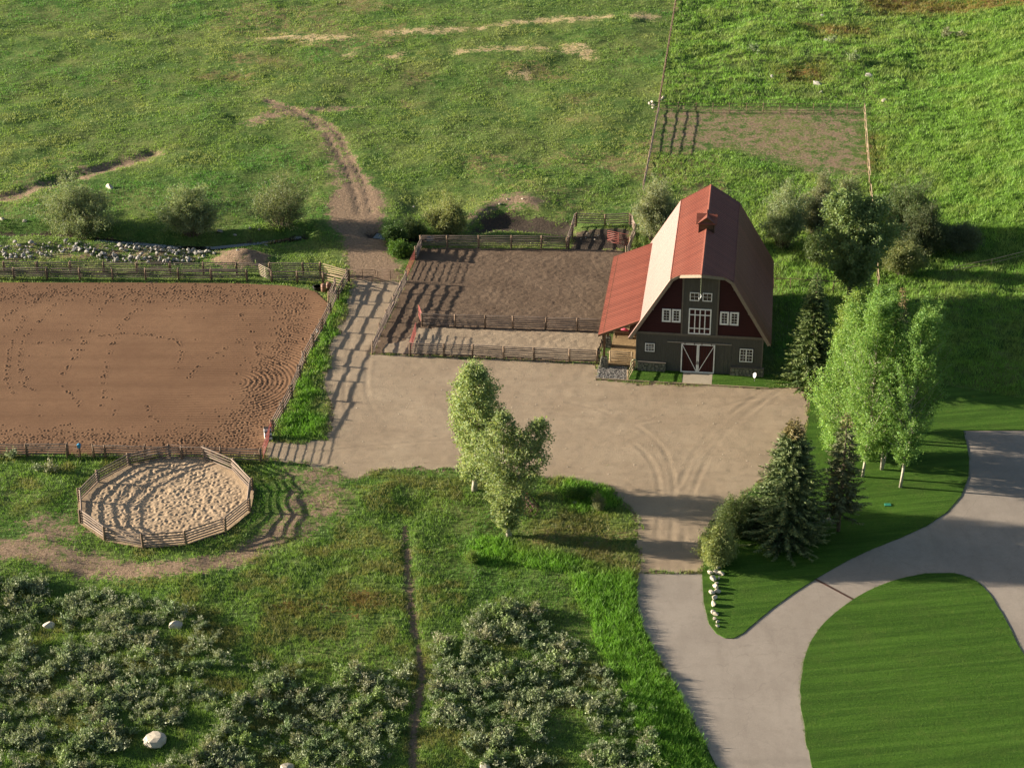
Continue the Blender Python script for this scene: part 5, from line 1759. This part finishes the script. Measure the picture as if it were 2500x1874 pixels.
# ------------------------------------------------------------------ sagebrush
def sage_arrays(seed, n=150, lean=0.0):
    r = np.random.default_rng(seed)
    k = 13
    cen = np.stack([r.normal(0, .23, k), r.normal(0, .23, k), r.uniform(.22, .58, k)], 1)
    C, A = [], []
    for c in cen:
        m = n // k
        off = np.abs(r.normal(0, .5, (m, 1)))
        d = c - [0, 0, -.05]
        d = d / np.linalg.norm(d)
        C.append(c * (1 - .5 * r.random((m, 1))) + r.normal(0, .055, (m, 3)))
        A.append(np.tile(d, (m, 1)))
    stems = np.concatenate([np.stack([c * 0 + [-.012, 0, 0], [.012, .006, 0], c * .95], 0) for c in cen])
    C, A = np.concatenate(C), np.concatenate(A)
    C[:, 2] = np.maximum(C[:, 2], .03)
    V, F = quads(C, r.uniform(.04, .08, len(C)), .46, A, .55)
    hcol = .7 + .55 * np.clip(C[:, 2] / .6, 0, 1)
    col = np.array([(.225, .265, .15), (.27, .295, .185), (.165, .225, .11), (.20, .27, .095), (.25, .25, .16)][seed % 5])[None] * (1 + r.uniform(-.18, .18, (len(C), 1)))
    V = np.concatenate([V, stems])
    F = np.arange(len(V)).reshape(-1, 3)
    return V, F, np.concatenate([np.repeat(col, 3, 0), np.tile([.10, .08, .06], (len(stems), 1))])


SAGE_ARR = [sage_arrays(s_, 270 if s_ < 5 else 140) for s_ in range(8)]
SAGE_ME = [np_mesh("sagebrush", *SAGE_ARR[s_][:2], M['sage'], False, SAGE_ARR[s_][2]) for s_ in range(5)]
SAGE1 = poly([(-60, 1430), (60, 1420), (190, 1440), (330, 1470), (460, 1510), (530, 1570), (520, 1620), (620, 1640), (780, 1660), (930, 1620), (990, 1640), (1005, 1720), (990, 1960), (-60, 1960)])
SAGE2 = poly([(1050, 1640), (1070, 1570), (1120, 1540), (1180, 1500), (1240, 1482), (1350, 1490), (1390, 1545), (1400, 1600), (1470, 1640), (1480, 1700), (1540, 1760), (1600, 1840), (1640, 1960), (1040, 1960)])
spots = []
for P_, dens, sd_ in ((SAGE1, 1.7, 0), (SAGE2, 1.9, 1)):
    lo, hi = P_.min(0), P_.max(0)
    n = int((hi - lo).prod() * dens)
    X = np.stack([RNG.uniform(lo[0], hi[0], n), RNG.uniform(lo[1], hi[1], n)], 1)
    d = sdist(X, P_)
    f = fbm(X[:, 0], X[:, 1], 5.0, 91)
    k = (d > -.6) & (f + np.clip(d, -1, 3) * .05 > .47) & (ldist(X, TRAIL) > 1.0)
    gap = G0(560, 1670)
    k &= np.hypot(X[:, 0] - gap[0], X[:, 1] - gap[1]) > 2.3
    for b_ in ((120, 1532), (432, 1533), (378, 1808), (706, 1880), (1186, 1876)):
        q = G0(*b_)
        k &= (np.abs(X[:, 0] - q[0]) > 1.5) | (X[:, 1] > q[1] + .6) | (X[:, 1] < q[1] - 3.4)
    spots += [(x_, y_, random.uniform(.65, 1.75) * (1.35 if random.random() < .2 else 1)) for x_, y_ in X[k]]
for px, s_ in (((1625, 1655), 1.3), ((1590, 1745), 1.2), ((1510, 1750), 1.2), ((1545, 1800), 1.2), ((650, 1630), 1.4), ((735, 1622), 1.3), ((700, 1640), 1.2)):
    q = G0(*px)
    spots.append((q[0], q[1], s_))
spots.sort(key=lambda s_: -(s_[2] / (s_[1] ** 1.0)))
print("sagebrush:", len(spots))


TINT = ("grey green", "pale silvery", "dark green", "yellowish green", "brownish grey")


def put_sage(x_, y_, s_, label, group):
    vi = random.randrange(5)
    o = bpy.data.objects.new("sagebrush", SAGE_ME[vi])
    if label is None:
        lf_ = x_ < float(np.interp(y_, TRAIL[::-1, 1], TRAIL[::-1, 0]))
        label = ("large " if s_ > 1.55 else "small ") + TINT[vi] + (" sagebrush in the scrub on the round pen side of the footpath" if lf_ else " sagebrush in the scrub between the footpath and the driveway")
    o.location = (x_, y_, float(relief(x_, y_)[0]) - .02)
    o.rotation_euler = (0, 0, random.uniform(0, 6.28))
    o.scale = (s_, s_, s_ * random.uniform(.8, 1.1))
    return tag(link(o), label, "sagebrush", group)


for x_, y_, s_ in spots[:292]:
    put_sage(x_, y_, s_, None, "sagebrush in the foreground scrub")
rest = spots[292:]
V_, F_, C_ = [], [], []
nb_ = 0
zr = relief([s_[0] for s_ in rest], [s_[1] for s_ in rest])
for i, (x_, y_, s_) in enumerate(rest):
    v, f, c = SAGE_ARR[5 + i % 3]
    a = random.uniform(0, 6.28)
    R_ = np.array([[math.cos(a), -math.sin(a), 0], [math.sin(a), math.cos(a), 0], [0, 0, 1]])
    V_.append((v * s_) @ R_.T + [x_, y_, zr[i] - .02])
    F_.append(f + nb_)
    C_.append(c * random.uniform(.75, 1.2))
    nb_ += len(v)
tag(link(bpy.data.objects.new("sagebrush_scrub", np_mesh("sagebrush_scrub", np.concatenate(V_), np.concatenate(F_), M['sage'], False, np.concatenate(C_)))), "remaining low sagebrush filling the foreground scrub", "scrub", kind="stuff")
for px, s_, lab in (((30, 1118), 2.1, "large sagebrush by the front arena fence"), ((92, 1150), 1.7, "pale sagebrush left of its twin near the round pen"), ((122, 1150), 2.0, "pale sagebrush closest to the round pen fence"),
                    ((1945, 25), 2.0, "grey sagebrush at the top of the meadow"), ((2310, 88), 2.4, "grey sagebrush on the rusty meadow patch"), ((2345, 90), 2.2, "sagebrush beside the grey one on the rusty meadow patch"),
                    ((2085, 152), 2.6, "dark sagebrush above the meadow boulders"), ((2030, 108), 2.2, "dark brush beside the pale meadow rock"), ((1840, 130), 2.6, "dark brush in the lush left part of the meadow")):
    q = G(*px)
    o = put_sage(q.x, q.y, s_, lab, None)

# ------------------------------------------------------------------ grass
BACKYARD = poly([(1572, 470), (1600, 370), (1780, 360), (1995, 425), (2120, 430), (2150, 720), (1885, 720), (1760, 440), (1660, 470)])


def tufts(name, label, xy, h, w, col, nb=4, spread=.14, lean=.5, tv=(.7, 1.35)):
    n = len(xy)
    z = relief(xy[:, 0], xy[:, 1])
    N = n * nb
    P = np.repeat(np.concatenate([xy, z[:, None]], 1), nb, 0)
    sp = np.repeat(np.broadcast_to(spread, n), nb)
    P[:, :2] += RNG.normal(0, 1, (N, 2)) * sp[:, None]
    P[:, 2] -= .02
    H_ = np.repeat(h, nb) * RNG.uniform(.6, 1.25, N)
    Wd = np.repeat(w, nb) * RNG.uniform(.7, 1.3, N)
    a = RNG.uniform(0, 2 * np.pi, N)
    b = RNG.uniform(0, 2 * np.pi, N)
    s = np.stack([np.cos(a), np.sin(a), np.zeros(N)], 1) * Wd[:, None] * .5
    tip = P + np.stack([np.cos(b) * lean * H_, np.sin(b) * lean * H_, H_], 1)
    V = np.stack([P - s, P + s, tip], 1).reshape(-1, 3)
    cc = np.repeat(col, nb, 0) * RNG.uniform(.8, 1.2, (N, 1)) * np.repeat(RNG.uniform(*tv, (n, 1)), nb, 0)
    me = np_mesh(name, V, np.arange(3 * N).reshape(-1, 3), M['grass'], False, np.repeat(cc, 3, 0))
    tag(link(bpy.data.objects.new(name, me)), label, "grass", kind="stuff")


N0 = 400000
px, py = RNG.uniform(-180, 2680, N0), RNG.uniform(-160, 2040, N0)
dv = np.stack([px - 1250, UP[1] * (937 - py) + FW[1] * FPX, UP[2] * (937 - py) + FW[2] * FPX], 1)
XY = dv[:, :2] * (-CAMH / dv[:, 2])[:, None]
sheet = np.full(N0, -9.0)
for p in (ARENA, PEN, CORRAL, DRIVE, LAWN_A, LAWN_B, SHED, GRAVEL):
    sheet = np.maximum(sheet, sdist(XY, p))
sheet = np.maximum(sheet, sdist(XY, YARD) - .25 + (fbm(XY[:, 0], XY[:, 1], 1.6, 77) - .5) * 1.7)
xb, yb = XY[:, 0], XY[:, 1]
aa = math.radians(7)
ub = (xb - BA[0]) * math.cos(aa) - (yb - BA[1]) * math.sin(aa)
vb_ = (xb - BA[0]) * math.sin(aa) + (yb - BA[1]) * math.cos(aa)
inbarn = (ub > -3.9) & (ub < 13.5) & (vb_ > -2.8) & (vb_ < 20.9)
bare = np.zeros(N0)
for p, s_, w_ in ((LANE, 1.3, 1), (LANE_UP, 1.6, .85), (SPUR1, 1.5, .8), (SPUR2, 1.2, .8), (PITBANK, 1, 1), (TRACK, 1.4, .96), (BARE1, 2, .7), (BARE2, 2.2, .72), (NEPEN, .6, 1), (MUDPIT, 1, 1), (PADDOCK, 2.4, .5)):
    bare = np.maximum(bare, soft(XY, p, s_) * w_)
bare = np.maximum(bare, .97 * (1 - sstep(.15, .45, ldist(XY, TRAIL))))
bare = np.maximum(bare, 1 - sstep(.5, 1.2, ldist(XY, CREEK)))
bare = np.maximum(bare, 1 - sstep(.5, 1.4, ldist(XY, CREEK2)))
bare = np.maximum(bare, .85 * (1 - sstep(.4, 1.8, ldist(XY, GULLY))))
bare = np.maximum(bare, 1 - sstep(1.5, 2.8, np.hypot((xb - HEAP[0]) / 1.5, yb - HEAP[1])))
n1, n2, n3 = fbm(xb, yb, 11, 101), fbm(xb, yb, 2.6, 102), fbm(xb, yb, 28, 103)
fine_ = fbm(xb, yb, 0.8, 104, 2)
fn = np.clip(bare + (fine_ - .5) * .6 * (bare > .05) * (bare < .95), 0, 1)
strawm = np.zeros(N0)
for p in STRAW: strawm = np.maximum(strawm, soft(XY, p, 1.2))
dens = (1 - fn) * (sheet < 0) * ~inbarn
lush = np.zeros(N0)
XJ = XY + np.stack([fbm(xb, yb, 2.0, 120) - .5, fbm(xb, yb, 2.0, 121) - .5], 1) * 3.2
for p in (LUSH_A, LUSH_B, LUSH_C, STRIP): lush = np.maximum(lush, soft(XJ, p, .9) * (RNG.random(N0) < .9))
mead = np.maximum(soft(XY, MEADOW, 1.0), .7 * soft(XY, BACKYARD, 1.5)) * (1 - soft(XY, PADDOCK, 1.0))
pad = soft(XY, PADDOCK, 1.5)
fore = sstep(192, 186, yb) * (1 - lush)
dens *= np.where(fore > .5, .55 + .45 * sstep(.4, .55, n2), 1.0)
dens *= np.where((mead < .5) & (fore < .5) & (lush < .5), .45 + .55 * sstep(.35, .6, n2), 1.0)
keep = RNG.random(N0) < dens
XY, n1, n2, n3, lush, mead, fore, strawm, pad, fine_ = [q[keep] for q in (XY, n1, n2, n3, lush, mead, fore, strawm, pad, fine_)]
xb, yb = XY[:, 0], XY[:, 1]
far = np.clip((yb - 135) / 200, 0, 1)


def lerp(a, b, t):
    return a * (1 - t[:, None]) + np.asarray(b) * t[:, None]


col = np.tile([.20, .30, .075], (len(XY), 1))
col = lerp(col, (.115, .26, .06), sstep(.42, .30, n1))
col = lerp(col, (.30, .335, .115), sstep(.52, .68, n1) * .9)
col = lerp(col, (.075, .165, .045), sstep(.5, .3, n2) * .6)
col = lerp(col, (.20, .355, .06), mead * .75)
col = lerp(col, (.25, .31, .09), mead * sstep(.5, .66, n2) * .6)
col = lerp(col, (.165, .28, .058), fore * .8)
col = lerp(col, (.24, .20, .085), fore * sstep(.50, .66, n2) * .7)
col = lerp(col, (.30, .33, .12), sstep(.5, .66, n3) * .55 * (fore < .5) * (mead < .5))
col = lerp(col, (.095, .215, .035), fore * sstep(.42, .3, n1) * .9)
col = lerp(col, (.145, .295, .040), lush)
for p in RUSTY: col = lerp(col, (.20, .125, .045), soft(XY, p, 3.0) * .75)
for p in DRYS: col = lerp(col, (.22, .18, .08), soft(XY, p, 3.0) * .6)
col = lerp(col, (.21, .19, .075), soft(XY, DRYFRONT, 2.0) * .7)
col = lerp(col, (.12, .12, .045), pad * .6)
col = lerp(col, (.52, .41, .24), strawm * .95)
hgt = .14 + .14 * n2
hgt = hgt * (1 - mead) + mead * (.30 + .28 * n2)
hgt = np.where(fore > .5, .14 + .30 * np.clip(n1, 0, 1), hgt)
hgt = hgt * (1 - lush) + lush * (.38 + .30 * fine_)
hgt = np.where(strawm > .5, .10, hgt)
hgt = np.where(pad > .4, .12, hgt)
wid = .045 + .055 * far + .02 * lush
spr = .10 + .12 * far
for nm, lab, k in (("pasture_grass", "short patchy grass of the wide pasture", (mead < .5) & (fore < .5) & (lush < .5)), ("meadow_grass", "tall bright grass of the meadow behind the barn", (mead >= .5) & (lush < .5)),
                   ("scrub_grass", "weedy olive grass between the track and the sagebrush", (mead < .5) & (fore >= .5) & (lush < .5)), ("lush_grass", "lush tall green grass along the driveway and the arena strip", lush >= .5)):
    tufts(nm, lab, XY[k], hgt[k], wid[k], col[k], 5 if nm == "lush_grass" else 4, spr[k], .55, (.9, 1.12) if nm == "pasture_grass" else (.72, 1.3))
print("tufts", len(XY))

# mown blades on the lawns
N1 = 110000
px, py = RNG.uniform(1500, 2680, N1), RNG.uniform(830, 2040, N1)
dv = np.stack([px - 1250, UP[1] * (937 - py) + FW[1] * FPX, UP[2] * (937 - py) + FW[2] * FPX], 1)
XY = dv[:, :2] * (-CAMH / dv[:, 2])[:, None]
ins = np.maximum(np.maximum(sdist(XY, LB), sdist(XY, LA)), np.maximum(sdist(XY, FRONT_L), sdist(XY, FRONT_R)))
XY = XY[ins > -.02]
n1 = fbm(XY[:, 0], XY[:, 1], 3.5, 201)
a = math.radians(-14)
st = np.sin((XY[:, 0] * math.sin(-a) * -1 + XY[:, 1] * math.cos(a)) * math.pi / 0.62 + 3.0 * n1)
col = np.tile([.070, .145, .014], (len(XY), 1))
col = lerp(col, (.122, .205, .030), sstep(-.5, .5, st))
col = lerp(col, (.10, .14, .03), sstep(.55, .7, n1) * .6)
_rel = relief
relief = lambda x, y: np.full(len(np.atleast_1d(x)), .085)
tufts("lawn_grass", "short mown grass blades of the lawns", XY, np.full(len(XY), .055), np.full(len(XY), .035), col, 3, .06, .6)
relief = _rel

# ragged grass creeping over the edges of the lawns and the driveway
E_ = []
for line, closed in ((LB, True), (poly(LAWN_EDGE), False), (poly(DRIVE_L), False)):
    L_ = np.concatenate([line, line[:1]]) if closed else line
    for i in range(len(L_) - 1):
        n = max(1, int(np.hypot(*(L_[i + 1] - L_[i])) * 16))
        f = RNG.random((n, 1))
        E_.append(L_[i] * (1 - f) + L_[i + 1] * f + RNG.normal(0, .06, (n, 2)))
E_ = np.concatenate(E_)
q = fbm(E_[:, 0], E_[:, 1], 1.3, 210)
E_ = E_[q > .35]
col = np.tile([.12, .19, .03], (len(E_), 1)) * RNG.uniform(.6, 1.2, (len(E_), 1))
tufts("edge_grass", "ragged grass fringe along the lawn and driveway edges", E_, RNG.uniform(.08, .16, len(E_)), np.full(len(E_), .04), col, 4, .06, .8)
# small weeds and stones strewn over the gravel yard and its margins
lo, hi = YARD.min(0), YARD.max(0)
Q = RNG.uniform(lo, hi, (26000, 2))
d = sdist(Q, YARD)
Q = Q[(d > .1) & (RNG.random(len(Q)) < np.exp(-np.maximum(d, 0) / .8) * .5 + .006)]
col = np.tile([.15, .19, .06], (len(Q), 1)) * RNG.uniform(.6, 1.3, (len(Q), 1))
tufts("yard_weeds", "sparse weeds creeping over the edge of the gravel yard", Q, RNG.uniform(.06, .14, len(Q)), np.full(len(Q), .04), col, 4, .1, .8)
V_, F_ = [], []
for i in range(900):
    p_ = RNG.uniform(lo, hi)
    if sdist(p_[None], YARD)[0] < .3: continue
    a, s_ = random.uniform(0, 6.28), random.choice((.05, .06, .08, .1, .14))
    R_ = np.array([[math.cos(a), -math.sin(a), 0], [math.sin(a), math.cos(a), 0], [0, 0, 1]])
    F_.append(bf + len(V_) * len(bv))
    V_.append((bv * s_) @ R_.T + [p_[0], p_[1], .02 + s_ * .2])
tag(link(bpy.data.objects.new("yard_stones", np_mesh("yard_stones", np.concatenate(V_), np.concatenate(F_), M['rock_tan']))), "loose small stones scattered over the gravel yard", "stones", kind="stuff")
